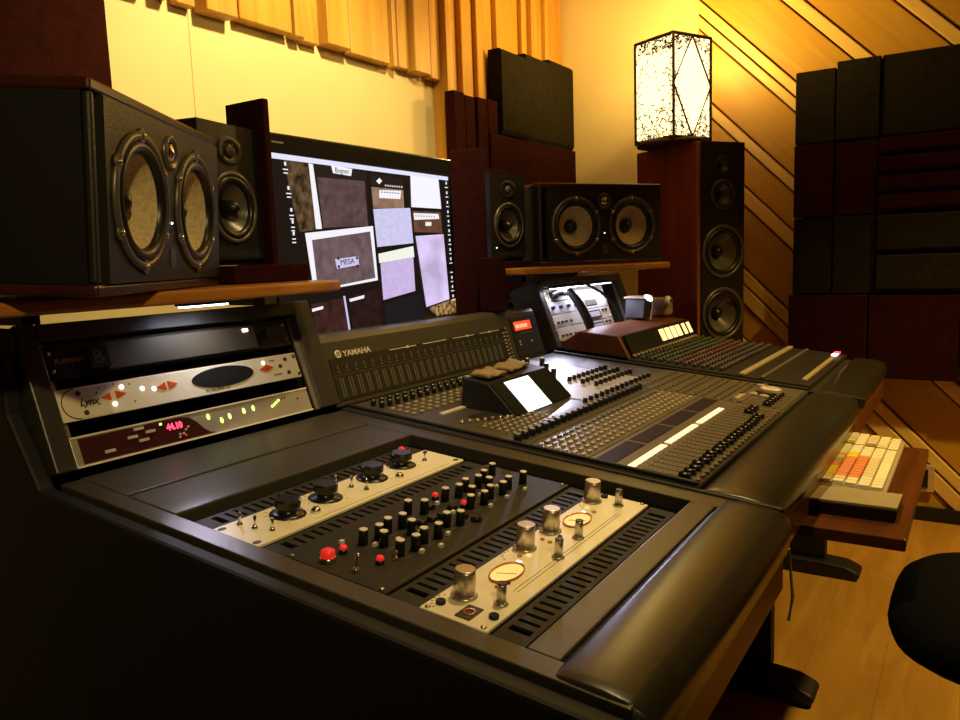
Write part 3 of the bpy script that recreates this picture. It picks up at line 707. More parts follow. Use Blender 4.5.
brp('meter_markings', q, 'btnd')
q = M()
for i in range(4): q.box(.23+i*.14, .34+i*.14, .108, .110, .0015, .0022)
for x in (.30, .58, .70): q.box(x, x+.008, .106, .112, .0015, .0026)
brp('header_marks', q, 'cap')
q = M()
for r_ in range(8): q.box(.775, .787, .018+r_*.011, .022+r_*.011, .0015, .003); q.box(.795, .802, .018+r_*.013, .022+r_*.013, .0015, .003)
brp('master_meter_leds', q, 'btn')
o = text('brand_lettering', 'YAMAHA', .019, 'cap', t, (0, 0, 0), sx=1.25, bold=.0005)
o.matrix_local = brM @ Matrix.Translation((.066, .114, .0005)) @ Matrix.Diagonal((1.25, 1, 1, 1))
brp('brand_emblem', M().lathe([(.006, 0), (.010, 0), (.010, .001), (.006, .001)], 18, Matrix.Translation((.050, .121, 0)), closed=True).box(-.001, .001, -.008, .008, 0, .001, Matrix.Translation((.05, .121, 0))).box(-.007, .007, -.001, .001, 0, .001, Matrix.Translation((.05, .121, 0))), 'cap')
brp('bridge_end_panel', M().box(.835, 1.0, .012, .138, 0, .004), 'gear')
brp('timecode_display', M().box(.852, .955, .096, .124, .004, .0055), 'redlcd', 'red glowing counter display')
o = text('digits', '00:00:00', .018, 'amberlcd', t, (0, 0, 0)); o.matrix_local = brM @ Matrix.Translation((.857, .103, .0057)) @ Matrix.Diagonal((1.2, 1, 1, 1))
brp('display_caption', M().box(.88, .95, .084, .087, .004, .0048), 'btnd')
for x, y in ((.86, .05), (.86, .06), (.935, .055)): brp('indicator', M().cyl(x, y, .004, .006, .003, 8), 'cap')
# folded cloths on the screen hood
for i, (x, y, a, l) in enumerate(((1.475, .925, .1, .085), (1.585, .930, .35, .13))):
    mm = M(); nx, ny = 8, 4; vs = []; fs = []
    for lz in (0, 1):
        for a_ in range(nx+1):
            for b_ in range(ny+1): vs.append((l*a_/nx, .055*b_/ny, .007*lz+.004*math.sin(a_*1.3+b_)*(lz)+.006*a_/nx*0))
    k = (nx+1)*(ny+1)
    for a_ in range(nx):
        for b_ in range(ny):
            i0 = a_*(ny+1)+b_; fs.append((i0, i0+1, i0+ny+2, i0+ny+1)); fs.append((k+i0, k+i0+ny+1, k+i0+ny+2, k+i0+1))
    per = [a_*(ny+1) for a_ in range(nx+1)]+[nx*(ny+1)+b_ for b_ in range(1, ny+1)]+[a_*(ny+1)+ny for a_ in range(nx-1, -1, -1)]+[b_ for b_ in range(ny-1, 0, -1)]
    for j in range(len(per)): p0, p1 = per[j], per[(j+1) % len(per)]; fs.append((p0, p1, k+p1, k+p0))
    mm.add(vs, fs, None, True)
    o = part('folded_cloth', mm, 'tan', None, (x, y, .930), (.10, 0, a*.5)); tag(o, ['short crumpled tan cloth on the near end of the console screen hood', 'longer folded tan cloth on the far end of the console screen hood'][i], 'cloth')

# ================================================================= SMALL MIXER, right bay
U, V = 2.36, .40
t = slthing('analogue_mixer', 'small black mixer with rows of green, red and cream knobs in the right bay', 'mixer', U, V, -.002)
part('body', M().box(0, .73, 0, .56, 0, .014), 'gear', t, bevel=.004)
Z = .014
rowc = [(.545, 'cream'), (.515, 'green'), (.487, 'green'), (.459, 'green'), (.431, 'green'), (.403, 'red'), (.375, 'red'), (.347, 'tan'), (.319, 'grey'), (.291, 'grey'), (.263, 'grey')]
MT['kn_green'] = mat('green_knob_cap', (.085, .105, .025), .5); MT['kn_red'] = mat('red_knob_cap', (.20, .075, .028), .5); MT['kn_tan'] = mat('brown_knob_cap', (.16, .09, .035), .5)
cc = {'cream': 'btn', 'green': 'kn_green', 'red': 'kn_red', 'tan': 'kn_tan', 'grey': 'btnd'}
ptot = 0
for v, c in rowc:
    km = M().use('knob').lathe([(.008, 0), (.0078, .006)], 8).use(cc[c]).lathe([(.0078, .006), (.0065, .012)], 8).mesh('knob')
    sp = [(.03+.034*i, v, Z) for i in range(20)]
    many(c+'_knob' if c != 'grey' else 'grey_knob', km, t, sp, 9, c+'_knob_row')
part('fader_slots', (lambda q: [q.box(.03+.034*i-.001, .03+.034*i+.001, .03, .12, Z, Z+.0005) for i in range(20)] and q)(M()), 'gap', t)
part('button_strip', M().box(.0, .72, .185, .203, Z, Z+.008), 'btn', t, bevel=.002, label='long cream row of mixer buttons')
part('button_strip', M().box(.0, .72, .130, .141, Z, Z+.006), 'btnd', t, bevel=.002)
part('button_strip', M().box(.05, .70, .020, .034, Z, Z+.008), 'btn', t, bevel=.002, label='cream row of fader caps')
part('lit_button', M().box(.60, .65, .018, .036, Z+.008, Z+.011), 'whiteled', t); part('red_light', M().box(.66, .70, .018, .036, Z+.008, Z+.012), 'redled', t)
# ---- wooden meter hood with lit windows
WX = 2.40
t = thing('meter_hood', 'red-brown wooden hood with six glowing windows behind the small mixer', 'meter hood', (WX, .94, .855))
part('wooden_case', M().prism([(0.02, .002), (.06, .075), (.20, .090), (.30, .030)], 0, .70), 'hoodwood', t, bevel=.004)
part('front_panel', M().add([(.02, .018, .004), (.69, .018, .004), (.69, .052, .074), (.02, .052, .074), (.02, .012, .006), (.69, .012, .006), (.69, .046, .076), (.02, .046, .076)], [(0, 3, 2, 1), (4, 5, 6, 7), (0, 1, 5, 4), (1, 2, 6, 5), (2, 3, 7, 6), (3, 0, 4, 7)]), 'gap', t)
for i in range(6):
    x = .33+i*.060+(.015 if i > 3 else 0); wd = .044 if i < 4 else .032
    def wp(xx, s, e): return (xx, .012+.034*s-.0020*e, .006+.070*s+.001*e)
    part('lit_window', M().add([wp(x, .28, 0), wp(x+wd, .28, 0), wp(x+wd, .85, 0), wp(x, .85, 0), wp(x, .28, 1), wp(x+wd, .28, 1), wp(x+wd, .85, 1), wp(x, .85, 1)], [(0, 3, 2, 1), (4, 5, 6, 7), (0, 1, 5, 4), (1, 2, 6, 5), (2, 3, 7, 6), (3, 0, 4, 7)]), 'litwin', t, label='glowing amber window')

# ================================================================= RIGHT UPRIGHT RACK GEAR
def rk3(name, label, cat, u, q, n=0): return thing(name, label, cat, RK(u, q, n=n), (RKA, 0, 0))
units = [(.165, .046, 'patch_bay', 'pale patch bay with rows of sockets, topmost in the right upright rack', 'patch bay'),
         (.118, .045, 'effects_unit', 'grey effects unit second from the top in the right upright rack', 'effects unit'),
         (.070, .046, 'recorder_unit', 'pale rack unit with two framed displays in the right upright rack', 'rack unit'),
         (.022, .046, 'disc_player', 'lowest pale rack unit in the right upright rack, half hidden by cables', 'rack unit')]
for k, (q, h, nm, lab, cat) in enumerate(units):
    t = rk3(nm, lab, cat, 2.378, q)
    part('faceplate', M().box(0, .50, 0, h, 0, .004), 'silver' if k != 1 else 'greyl', t, bevel=.001)
    part('chassis', M().box(.02, .48, .003, h-.003, -.12, -.001), 'black', t)
    if k == 0:
        sk = M().lathe([(.004, 0), (.004, .0006)], 8).mesh('socket', 'gap')
        many('socket', sk, t, [(.03+.0185*i, y, .004) for i in range(24) for y in (.013, .032)], 48)
    elif k == 1:
        for x in (.03, .09, .15, .21): part('knob', knob_mesh(.007, .012), None, t, (x, .022, .004))
        part('display', M().box(.30, .40, .012, .034, 0, .002), 'greyp', t, (0, 0, .004))
    else:
        part('display', M().box(.25, .40, .008, .038, 0, .003), 'gap', t, (0, 0, .004)); part('display_glass', M().box(.262, .39, .013, .033, .003, .004), 'greyl', t, (0, 0, .004))
        for x in (.03, .06, .09, .13, .42, .45): part('button', M().box(0, .016, 0, .008, 0, .004), 'black', t, (x, .012 if x < .2 else .03, .004))
    for y in (.01, .036): screw(t, .008, y, .004, .003); screw(t, .492, y, .004, .003)
o = part('cable', M().tube([RK(2.50, .19, n=.03), RK(2.54, .205, n=.045), RK(2.62, .200, n=.06), RK(2.70, .16, n=.07), RK(2.77, .11, n=.07), RK(2.83, .05, n=.06), RK(2.86, .0, n=.04)], .0055, 8), 'black', None); tag(o, 'thin black cable arching over the right upright rack', 'cable')
o = part('cable_bundle', M().tube([RK(2.49, .19, n=.01), RK(2.49, .18, n=.05), RK(2.51, .13, n=.06), RK(2.53, .07, n=.06), RK(2.55, .02, n=.05), RK(2.60, .0, n=.05)], [.012, .014, .016, .017, .015, .010], 10), 'black', None); tag(o, 'thick black cable bundle hanging down the front of the right upright rack', 'cable bundle')
o = part('cable_sleeve', M().tube([RK(2.42, .185, n=.012), RK(2.45, .190, n=.022), RK(2.50, .192, n=.022)], .012, 8), 'black', None); tag(o, 'short black plug bunch at the top of the right upright rack', 'cable')
for x, mm in ((2.355, 0), (0.648, 1)): pass
# cool LED work lights
def ledbar(label, x0, x1, y, z, power, col, bead=False):
    t = thing('led_work_light', label, 'work light', ((x0+x1)/2, y, z))
    w_ = (x1-x0)/2
    part('housing', M().box(-w_-.006, w_+.006, -.012, .012, .003, .012), 'gear', t, bevel=.002)
    part('led_strip', M().box(-w_, w_, -.008, .008, 0, .0032), 'coolled', t, label='bright bluish white light strip')
    part('bracket', M().box(-.01, .01, .010, .022, .0, .018), 'gear', t)
    l = bpy.data.lights.new('led', 'AREA'); l.energy = power; l.color = col; l.size = x1-x0; l.shape = 'RECTANGLE'; l.size_y = .012; l.spread = R(150)
    o = bpy.data.objects.new('led_light', l); C.objects.link(o); o.parent = t; o.location = (0, 0, -.003); o.rotation_euler = (R(-14), 0, 0)
ledbar('thin cool white work light above the left upright rack under the shelf', .90, 1.0, 1.22, 1.130, .16, (.88, .85, 1))
ledbar('bluish white light bar along the top of the right upright rack', 2.385, 2.875, 1.232, 1.088, 1.7, (.72, .74, 1))
def ledspot(loc, target, power, col, ang):
    o = spot('led_light', loc, target, power, col, ang, .7, .006); return o
ledspot((.93, 1.205, 1.125), (.66, .87, .85), 1.8, (.82, .76, 1), 20)
ledspot((2.42, 1.20, 1.085), (1.98, .95, .86), 7, (.74, .74, 1), 55)
# clear boxes behind the hood
t = thing('clear_plastic_box', 'translucent violet-tinted plastic box behind the wooden meter hood', 'plastic box', (2.83, 1.10, .955)); 
part('box_body', M().prism([(0, 0), (.10, 0), (.085, .075), (.012, .075)], 0, .08, 'y'), 'clear', t, bevel=.004); part('lid', M().box(.006, .092, -.004, .084, .075, .084), 'plastic', t, bevel=.003)
t.location = (2.865, 1.085, .950)
t = thing('gooseneck_lamp', 'tiny gooseneck lamp with bright white tip left of the plastic box', 'lamp', (2.87, 1.06, .945))
part('stem', M().tube([(0, 0, 0), (-.005, -.01, .05), (-.02, -.015, .075), (-.035, -.012, .082)], .003, 6), 'alu', t); part('lamp_head', M().tube([(-.03, -.012, .080), (-.05, -.010, .088), (-.075, -.008, .095)], [.008, .010, .006], 10), 'whiteled', t)
t = thing('small_monitor_box', 'small tan box with a round white knob at the right end of the meter hood', 'box', (3.045, 1.06, .947))
part('box_body', M().box(0, .085, 0, .08, 0, .07), 'tan', t, bevel=.006); part('round_knob', M().lathe([(.020, 0), (.020, .012), (.012, .018), (.001, .019)], 18, Matrix.Rotation(PI/2, 4, 'X')), 'cap', t, (.0, -.001, .060))
part('knob_centre', M().lathe([(.008, 0), (.008, .003)], 12, Matrix.Rotation(PI/2, 4, 'X')), 'black', t, (.0, -.019, .060))

# ================================================================= SHELVES
def shelf(label, mir):
    pts = [(.34, 1.06), (1.00, 1.065), (1.15, 1.09), (1.215, 1.120), (1.245, 1.16), (1.245, 1.205), (1.235, 1.55), (.34, 1.55)]
    if mir: pts = [(2.30, 1.55), (2.118, 1.42), (2.118, 1.235), (2.15, 1.205), (2.27, 1.165), (2.66, .925), (2.72, .93), (2.83, 1.10), (2.84, 1.55)]
    t = thing('speaker_shelf', label, 'shelf', ((.8 if not mir else 2.5), 1.3, 1.145))
    pl = [(x-t.location.x, y-1.3) for x, y in pts]
    part('board', M().prism(pl, 0, .022, 'z'), 'shelf', t, bevel=.006, seg=3)
    for x in ((.70, 1.20) if not mir else (2.40, 2.80)): part('bracket', M().box(x-t.location.x-.015, x-t.location.x+.015, .05, .22, -.03, -.0005), 'black', t)
    return t
shelf('orange wooden speaker shelf above the left upright rack', False)
shelf('orange wooden speaker shelf above the right upright rack', True)
o = part('foam_pad', M().box(0, .20, 0, .32, 0, .036), 'burg', None, (1.01, 1.20, 1.1675), bevel=.003); tag(o, 'burgundy foam pad under the small left speaker on the shelf', 'foam pad')
o = part('foam_pad', M().box(0, .19, 0, .26, 0, .020), 'burg', None, (2.15, 1.285, 1.1675), bevel=.003); tag(o, 'burgundy foam pad under the small right speaker', 'foam pad')

# ================================================================= SPEAKERS
FY = Matrix.Rotation(PI/2, 4, 'X')                      # z axis -> -y (towards the listener)
def holed(m, x0, x1, z0, z1, y0, y1, cx, cz, r, n=36):
    'plate cell with a round hole, from y0 (front) to y1 (back)'
    an = sorted([2*PI*i/n+.001 for i in range(n)]+[math.atan2(b-cz, a-cx) % (2*PI) for a in (x0, x1) for b in (z0, z1)])
    k = len(an); vs = []
    for y in (y0, y1):
        for a in an: vs.append((cx+r*math.cos(a), y, cz+r*math.sin(a)))
        for a in an:
            c_, s_ = math.cos(a), math.sin(a); q = []
            if c_ > 1e-9: q.append((x1-cx)/c_)
            if c_ < -1e-9: q.append((x0-cx)/c_)
            if s_ > 1e-9: q.append((z1-cz)/s_)
            if s_ < -1e-9: q.append((z0-cz)/s_)
            t_ = min(q); vs.append((cx+t_*c_, y, cz+t_*s_))
    fs = []
    for i in range(k):
        j = (i+1) % k
        fs += [(i, j, k+j, k+i), (2*k+i, 3*k+i, 3*k+j, 2*k+j), (i, 2*k+i, 2*k+j, j), (k+i, k+j, 3*k+j, 3*k+i)]
    return m.add(vs, fs)
def shell(x0, x1, y0, y1, z0, z1, w_=.016):
    m = M()
    o = [(x0, y0, z0), (x1, y0, z0), (x1, y0, z1), (x0, y0, z1), (x0, y1, z0), (x1, y1, z0), (x1, y1, z1), (x0, y1, z1)]
    i = [(x0+w_, y0, z0+w_), (x1-w_, y0, z0+w_), (x1-w_, y0, z1-w_), (x0+w_, y0, z1-w_), (x0+w_, y1-w_, z0+w_), (x1-w_, y1-w_, z0+w_), (x1-w_, y1-w_, z1-w_), (x0+w_, y1-w_, z1-w_)]
    f = [(4, 5, 6, 7), (0, 1, 5, 4), (1, 2, 6, 5), (2, 3, 7, 6), (3, 0, 4, 7), (12, 15, 14, 13), (8, 12, 13, 9), (9, 13, 14, 10), (10, 14, 15, 11), (11, 15, 12, 8), (0, 8, 9, 1), (1, 9, 10, 2), (2, 10, 11, 3), (3, 11, 8, 0)]
    return m.add(o+i, f)
def driver(parent, x, z, yf, r, cone='cone', ringm='ring', octo=True, cap='cone', name='woofer'):
    L = (x, yf, z)
    fr = part(name, M().lathe([(r*.99, .0), (r, .004), (r*.90, .006), (r*.86, .002), (r*.86, -.004)], 8 if False else 40, FY, capend=False), ringm, parent, L)
    if octo:
        n = 6
        lug = M().use(ringm).lathe([(r*.12, .0005), (r*.11, .0045)], 12, FY).use('chrome').lathe([(r*.055, .0045), (r*.05, .0065), (.0003, .0075)], 8, FY).mesh('mounting_lug')
        for i in range(n):
            a = 2*PI*i/n+PI/6
            part('mounting_lug', lug, None, fr, (r*.94*math.cos(a), 0, r*.94*math.sin(a)))
    part('surround', M().lathe([(r*.88, -.002), (r*.84, .005), (r*.77, .007), (r*.70, .003), (r*.68, -.004)], 40, FY, capend=False), 'rubber', fr)
    part('cone', M().lathe([(r*.70, -.003), (r*.55, -.006-r*.12), (r*.24, -.010-r*.30)], 40, FY, capend=False), cone, fr)
    if cap == 'phase': prof = [(r*.24, -.010-r*.31), (r*.20, -.0), (r*.10, .010), (0.0001, .014)]
    else: prof = [(r*.245, -.010-r*.30), (r*.20, -.006-r*.20), (r*.10, -.004-r*.14), (0.0001, -.003-r*.12)]
    part('dust_cap', M().lathe(prof, 24, FY), 'rubber', fr)
    return fr
def twin(label, front_left, theta):
    u = Vector((math.sin(theta), math.cos(theta), 0)); b = Vector((-u.y, u.x, 0)); W, D, H = .50, .34, .272
    c = Vector(front_left)+u*W/2+b*D/2
    t = thing('twin_woofer_speaker', label, 'speaker', c, (0, 0, math.atan2(u.y, u.x)))
    hw, hd = W/2, D/2
    part('cabinet', shell(-hw, hw, -hd+.012, hd, .016, H-.016), 'cab', t)
    part('top_veneer', M().box(-hw, hw, -hd, hd, H-.016, H), 'veneerd', t, bevel=.004, label='dark burgundy veneered top board'); part('bottom_veneer', M().box(-hw, hw, -hd, hd, 0, .016), 'veneerd', t, bevel=.004)
    bf = M(); holed(bf, -hw+.028, .000, .0165, H-.0165, -hd-.004, -hd+.0118, -.110, .130, .083); holed(bf, .000, hw-.006, .0165, H-.0165, -hd-.004, -hd+.0118, .117, .130, .083)
    part('baffle', bf, 'baffle', t)
    part('end_strip', M().box(-hw, -hw+.014, -hd-.0, -hd+.0118, .0165, H-.0165), 'baffle', t, bevel=.004)
    yf = -hd-.004
    driver(t, -.110, .130, yf, .098); driver(t, .117, .130, yf, .098)
    tw = part('tweeter', M().lathe([(.028, 0), (.027, .004), (.022, .005), (.016, .001)], 24, FY, capend=False), 'ring', t, (.004, yf, .213))
    part('dome', M().lathe([(.017, -.001), (.012, .004), (.0003, .007)], 16, FY), 'chrome', tw)
    part('status_led', M().lathe([(.0022, 0), (.0005, .002)], 8, FY), 'whiteled', t, (.004, yf, .105))
    part('badge', M().box(-.010, .010, -.0015, 0, 0, .030), 'ring', t, (.004, yf, .035))
    return t
tl = twin('large black twin-woofer speaker lying on the left shelf, nearest the camera', (.576, .945, 1.168), R(56))
c0 = tl.location.copy(); bb_ = Vector((-math.cos(R(56)), math.sin(R(56)), 0))
tl.rotation_euler.x = R(3.2); tl.location = c0-bb_*.17+bb_*.17*math.cos(R(3.2))+Vector((0, 0, .17*math.sin(R(3.2))))
part('rear_foot', M().box(-.2, .2, .10, .15, -.012, 0), 'rubber', tl)
twin('black twin-woofer speaker with burgundy top lying on the right shelf', (2.298, 1.228, 1.168), R(122))
def small(label, fl, theta, W=.186, H=.285, D=.235):
    u = Vector((math.sin(theta), math.cos(theta), 0)); b = Vector((-u.y, u.x, 0)); c = Vector(fl)+u*W/2+b*D/2
    t = thing('small_monitor_speaker', label, 'speaker', c, (0, 0, math.atan2(u.y, u.x)))
    hw, hd = W/2, D/2
    part('cabinet', shell(-hw, hw, -hd+.014, hd, .012, H), 'baffle', t); part('baffle', holed(M(), -hw, hw, .012, H, -hd, -hd+.0138, 0, .118, .063), 'baffle', t)
    part('port_slot', M().box(-hw+.012, hw-.012, -hd-.001, -hd+.01, .016, .030), 'gap', t); part('foot_plate', M().box(-hw+.006, hw-.006, -hd+.01, hd-.01, 0, .0125), 'rubber', t)
    driver(t, 0, .118, -hd-.001, .074, 'conedark', 'ring', False, 'phase')
    tw = part('tweeter', M().lathe([(.030, 0), (.028, .0015), (.017, .001), (.014, -.003)], 24, FY, sx=1.35, capend=False), 'baffle', t, (0, -hd-.001, .232))
    part('grille', M().lathe([(.0145, 0), (.010, .005), (.0003, .007)], 12, FY), 'ring', tw); part('guard', M().box(-.001, .001, -.009, -.007, -.015, .015), 'chrome', tw)
    part('status_led', M().lathe([(.0022, 0), (.0005, .002)], 8, FY), 'whiteled', t, (-.062, -hd-.001, .045))
small('small black monitor speaker upright on a burgundy pad, beside the big left speaker', (1.016, 1.284, 1.2045), R(78))
small('small black monitor speaker upright on the right shelf, left of the twin-woofer speaker', (2.166, 1.333, 1.1885), R(101), .17, .285, .22)
# tower
u = Vector((.84, -.54, 0)).normalized(); b = Vector((-u.y, u.x, 0)); W, D, H = .25, .40, 1.645
fl = Vector((3.215, .99, 0)); c = fl+u*W/2+b*D/2; c.z = 0
t = thing('tower_speaker', 'tall burgundy floor-standing speaker with a column of drivers in the corner under the lamp', 'speaker', c, (0, 0, math.atan2(u.y, u.x)))
part('cabinet', shell(-W/2, W/2, -D/2+.004, D/2, .03, H), 'veneer', t); part('plinth', M().box(-W/2-.01, W/2+.01, -D/2, D/2, 0, .03), 'black', t)
bf = M(); edges = [.06, H-.84, H-.58, H-.30, H-.148, H-.003]; cz = [H-.97, H-.71, H-.45, H-.215, H-.095]; rr_ = [.094, .094, .094, .052, .035]
for i in range(5): holed(bf, -W/2+.02, W/2-.004, edges[i], edges[i+1], -D/2-.010, -D/2+.004, .008 if i < 3 else .005, cz[i], rr_[i])
part('baffle', bf, 'baffle', t)
part('corner_strip', M().box(-W/2+.002, -W/2+.02, -D/2-.004, -D/2+.006, .05, H-.004), 'fascia', t, bevel=.003)
yf = -D/2-.010
driver(t, .005, H-.095, yf, .042, 'conedark', 'baffle', False, 'dome', 'tweeter')
driver(t, .005, H-.215, yf, .062, 'conedark', 'ring', False, 'dome', 'midrange')
for z in (H-.45, H-.71, H-.97): driver(t, .008, z, yf, .112, 'conedark', 'ring', False, 'dome')
# lamp
lc = c+Vector((-.02, -.03, 0)); S = .106
t = thing('wicker_lamp', 'square table lamp with glowing paper shade in dark wicker, standing on the tower speaker', 'lamp', (3.325, 1.125, H+.001), (0, 0, R(-25)))
part('base', M().lathe([(.150, 0), (.150, .014), (.13, .022)], 32), 'wicker', t)
LH = .405; z0 = .022
m = M()
for i in range(4):
    a = i*PI/2; mm = Matrix.Rotation(a, 4, 'Z'); n = 6
    vs = [(-S, -S, z0), (S, -S, z0), (S, -S, z0+LH), (-S, -S, z0+LH)]
    m.add([(-S, -S, z0), (S, -S, z0), (S, -S, z0+LH), (-S, -S, z0+LH), (-S+.002, -S+.002, z0), (S-.002, -S+.002, z0), (S-.002, -S+.002, z0+LH), (-S+.002, -S+.002, z0+LH)], [(0, 1, 2, 3), (7, 6, 5, 4)], mm)
sh = part('paper_shade', m, 'lampglow', t, label='glowing cream paper shade')
m = M(); e = S+.003
for sx in (-1, 1):
    for sy in (-1, 1): m.tube([(sx*e, sy*e, z0-.01), (sx*e, sy*e, z0+LH)], .0060, 6)
for z in (z0, z0+LH):
    for i in range(4): mm = Matrix.Rotation(i*PI/2, 4, 'Z'); m.tube([(-e, -e, z), (e, -e, z)], .0065, 6, mm)
for i in range(4):
    mm = Matrix.Rotation(i*PI/2, 4, 'Z')
    if i in (0, 2):
        m.tube([(0, -e, z0), (-e, -e, z0+LH*.52), (0, -e, z0+LH)], .0042, 5, mm); m.tube([(0, -e, z0), (e, -e, z0+LH*.52), (0, -e, z0+LH)], .0042, 5, mm)
part('frame', m, 'wicker', t)
random.seed(3)
m = M()
for i in range(4):
    mm = Matrix.Rotation(i*PI/2, 4, 'Z')
    for k in range(440):
        zz = random.random()**1.6; x = random.uniform(-S, S)
        z = z0+LH*zz if random.random() < .72 else z0+LH*(1-.14*random.random())
        inside = abs(x)/S + abs((z-z0)/LH-.52)/.5 < 1
        if i in (0, 2) and inside: continue
        if abs(x) < S*.72 and .30 < zz < .86 and random.random() < .8: continue
        l = random.uniform(.008, .022); a = random.choice((0, PI/2, .5, -.6, 1.1))+random.uniform(-.2, .2)
        x2 = max(-S, min(S, x+l*math.cos(a))); z2 = max(z0, min(z0+LH, z+l*math.sin(a)))
        m.tube([(x, -S-.002, z), ((x+x2)/2, -S-.004, (z+z2)/2+.001), (x2, -S-.002, z2)], .0021, 4, mm)
part('woven_twigs', m, 'wicker', t)
l = bpy.data.lights.new('bulb', 'POINT'); l.energy = 28; l.color = (1, .65, .16); l.shadow_soft_size = .05
o = bpy.data.objects.new('bulb_light', l); C.objects.link(o); o.parent = t; o.location = (0, 0, LH+z0+.06)

# ================================================================= MONITOR
t = thing('computer_monitor', 'large black monitor showing a wallpaper of stacked guitar amplifiers behind the console', 'monitor', (1.80, 1.53, 1.016))
part('housing', M().box(-.404, .404, -.028, .03, .004, .516), 'bezel', t, bevel=.005); part('stand', M().box(-.12, .12, -.02, .08, 0, .008), 'black', t)
scr = dict(menubar=[(1.401, 1.481), (2.175, 1.473), (2.174, 1.461), (1.399, 1.467)], stone=[(1.446, 1.466), (1.534, 1.466), (1.552, 1.292), (1.485, 1.286), (1.464, 1.367)],
 head1=[(1.548, 1.464), (1.761, 1.459), (1.765, 1.303), (1.568, 1.295)], edge1=[(1.532, 1.465), (1.548, 1.464), (1.568, 1.295), (1.545, 1.294)], grille1=[(1.560, 1.431), (1.752, 1.433), (1.758, 1.306), (1.573, 1.298)], sign=[(1.617, 1.467), (1.702, 1.463), (1.696, 1.443), (1.623, 1.446)],
 frame2=[(1.503, 1.283), (1.779, 1.306), (1.789, 1.148), (1.523, 1.127)], grille2=[(1.527, 1.265), (1.765, 1.290), (1.778, 1.155), (1.538, 1.133)], logo2=[(1.611, 1.213), (1.707, 1.22), (1.709, 1.195), (1.617, 1.186)],
 cab3=[(1.509, 1.096), (1.634, 1.105), (1.651, 1.002), (1.527, 1.003)], cab4=[(1.66, 1.109), (1.797, 1.122), (1.801, 1.005), (1.668, 1.003)], tag3=[(1.511, 1.083), (1.554, 1.088), (1.553, 1.08), (1.511, 1.075)], tag4=[(1.659, 1.1), (1.724, 1.108), (1.723, 1.099), (1.662, 1.092)], bar34=[(1.635, 1.11), (1.643, 1.11), (1.659, 1.003), (1.651, 1.002)],
 head5=[(1.778, 1.454), (1.932, 1.453), (1.935, 1.42), (1.78, 1.42)], head5b=[(1.78, 1.418), (1.929, 1.417), (1.93, 1.36), (1.784, 1.358)], panel5=[(1.815, 1.411), (1.919, 1.414), (1.913, 1.389), (1.813, 1.388)], diamond=[(1.803, 1.436), (1.818, 1.446), (1.831, 1.438), (1.816, 1.428)],
 grille5=[(1.783, 1.355), (1.96, 1.364), (1.968, 1.256), (1.793, 1.245)], top6=[(1.796, 1.225), (1.967, 1.247), (1.97, 1.213), (1.798, 1.198)], grille6=[(1.803, 1.198), (1.964, 1.213), (1.967, 1.107), (1.808, 1.088)], amp7=[(1.811, 1.076), (1.992, 1.099), (2.018, 1.017), (1.816, 1.013)],
 cab8=[(1.968, 1.465), (2.117, 1.462), (2.127, 1.367), (1.966, 1.367)], amp9=[(1.97, 1.355), (2.121, 1.357), (2.127, 1.289), (1.975, 1.29)], panel9=[(1.975, 1.349), (2.109, 1.35), (2.113, 1.334), (1.978, 1.328)], tag9=[(2.036, 1.323), (2.068, 1.323), (2.067, 1.311), (2.035, 1.31)],
 cab10=[(1.98, 1.278), (2.133, 1.285), (2.152, 1.07), (2.021, 1.052)], grass=[(2.032, 1.048), (2.188, 1.071), (2.203, 1.022), (2.074, 1.019)])
def scol(name, c, s=1, n=0, ns=60):
    k = 'scr_'+name; m_ = mat(k, (.004, .004, .004), .3, emit=c, es=s, spec=.12)
    if n:
        nt = m_.node_tree; bb = nt.nodes['Principled BSDF']; tc = nt.nodes.new('ShaderNodeTexCoord'); nz = nt.nodes.new('ShaderNodeTexNoise'); nz.inputs['Scale'].default_value = ns; nz.inputs['Detail'].default_value = 4
        rr = nt.nodes.new('ShaderNodeValToRGB'); rr.color_ramp.elements[0].position = .35; rr.color_ramp.elements[1].position = .65
        rr.color_ramp.elements[0].color = (*[q*(1-n) for q in c], 1); rr.color_ramp.elements[1].color = (*[q*(1+n) for q in c], 1)
        nt.links.new(tc.outputs['Object'], nz.inputs[0]); nt.links.new(nz.outputs['Fac'], rr.inputs[0]); nt.links.new(rr.outputs[0], bb.inputs['Emission Color'])
    MT[k] = m_; return k
sc = {'menubar': scol('menubar', (.72, .72, .95), 1.1), 'stone': scol('stone', (.085, .05, .022), 1, .8, 45), 'edge1': scol('edge', (.85, .82, .88), 1.1), 'head1': scol('dark', (.018, .010, .009), 1), 'grille1': scol('grilledark', (.10, .058, .058), 1, .25, 40),
 'sign': 'scr_edge', 'frame2': 'scr_edge', 'grille2': scol('grillebrown', (.15, .095, .10), 1, .25, 30), 'logo2': scol('lavwhite', (.55, .52, .75), 1.1), 'cab3': scol('brown', (.045, .015, .012), 1, .4, 30), 'cab4': scol('browndark', (.022, .008, .008), 1, .3, 30),
 'tag3': 'scr_edge', 'tag4': 'scr_edge', 'bar34': 'scr_lavwhite', 'head5': 'scr_dark', 'head5b': scol('tan', (.34, .20, .13), 1, .3, 25), 'panel5': 'scr_edge', 'diamond': 'scr_edge', 'grille5': scol('lavender', (.62, .60, .86), 1, .06, 60), 'top6': scol('cream', (.90, .92, .78), 1), 'grille6': scol('lilac', (.60, .47, .78), 1, .06, 60),
 'amp7': scol('ampblack', (.012, .010, .012), 1), 'cab8': scol('whitecab', (.90, .88, .98), 1.05), 'amp9': scol('ampbrown', (.13, .055, .03), 1, .3, 30), 'panel9': 'scr_edge', 'tag9': 'scr_cream', 'cab10': scol('pinkwhite', (.68, .55, .85), 1, .25, 9), 'grass': scol('leaf', (.28, .16, .06), 1, .9, 70)}
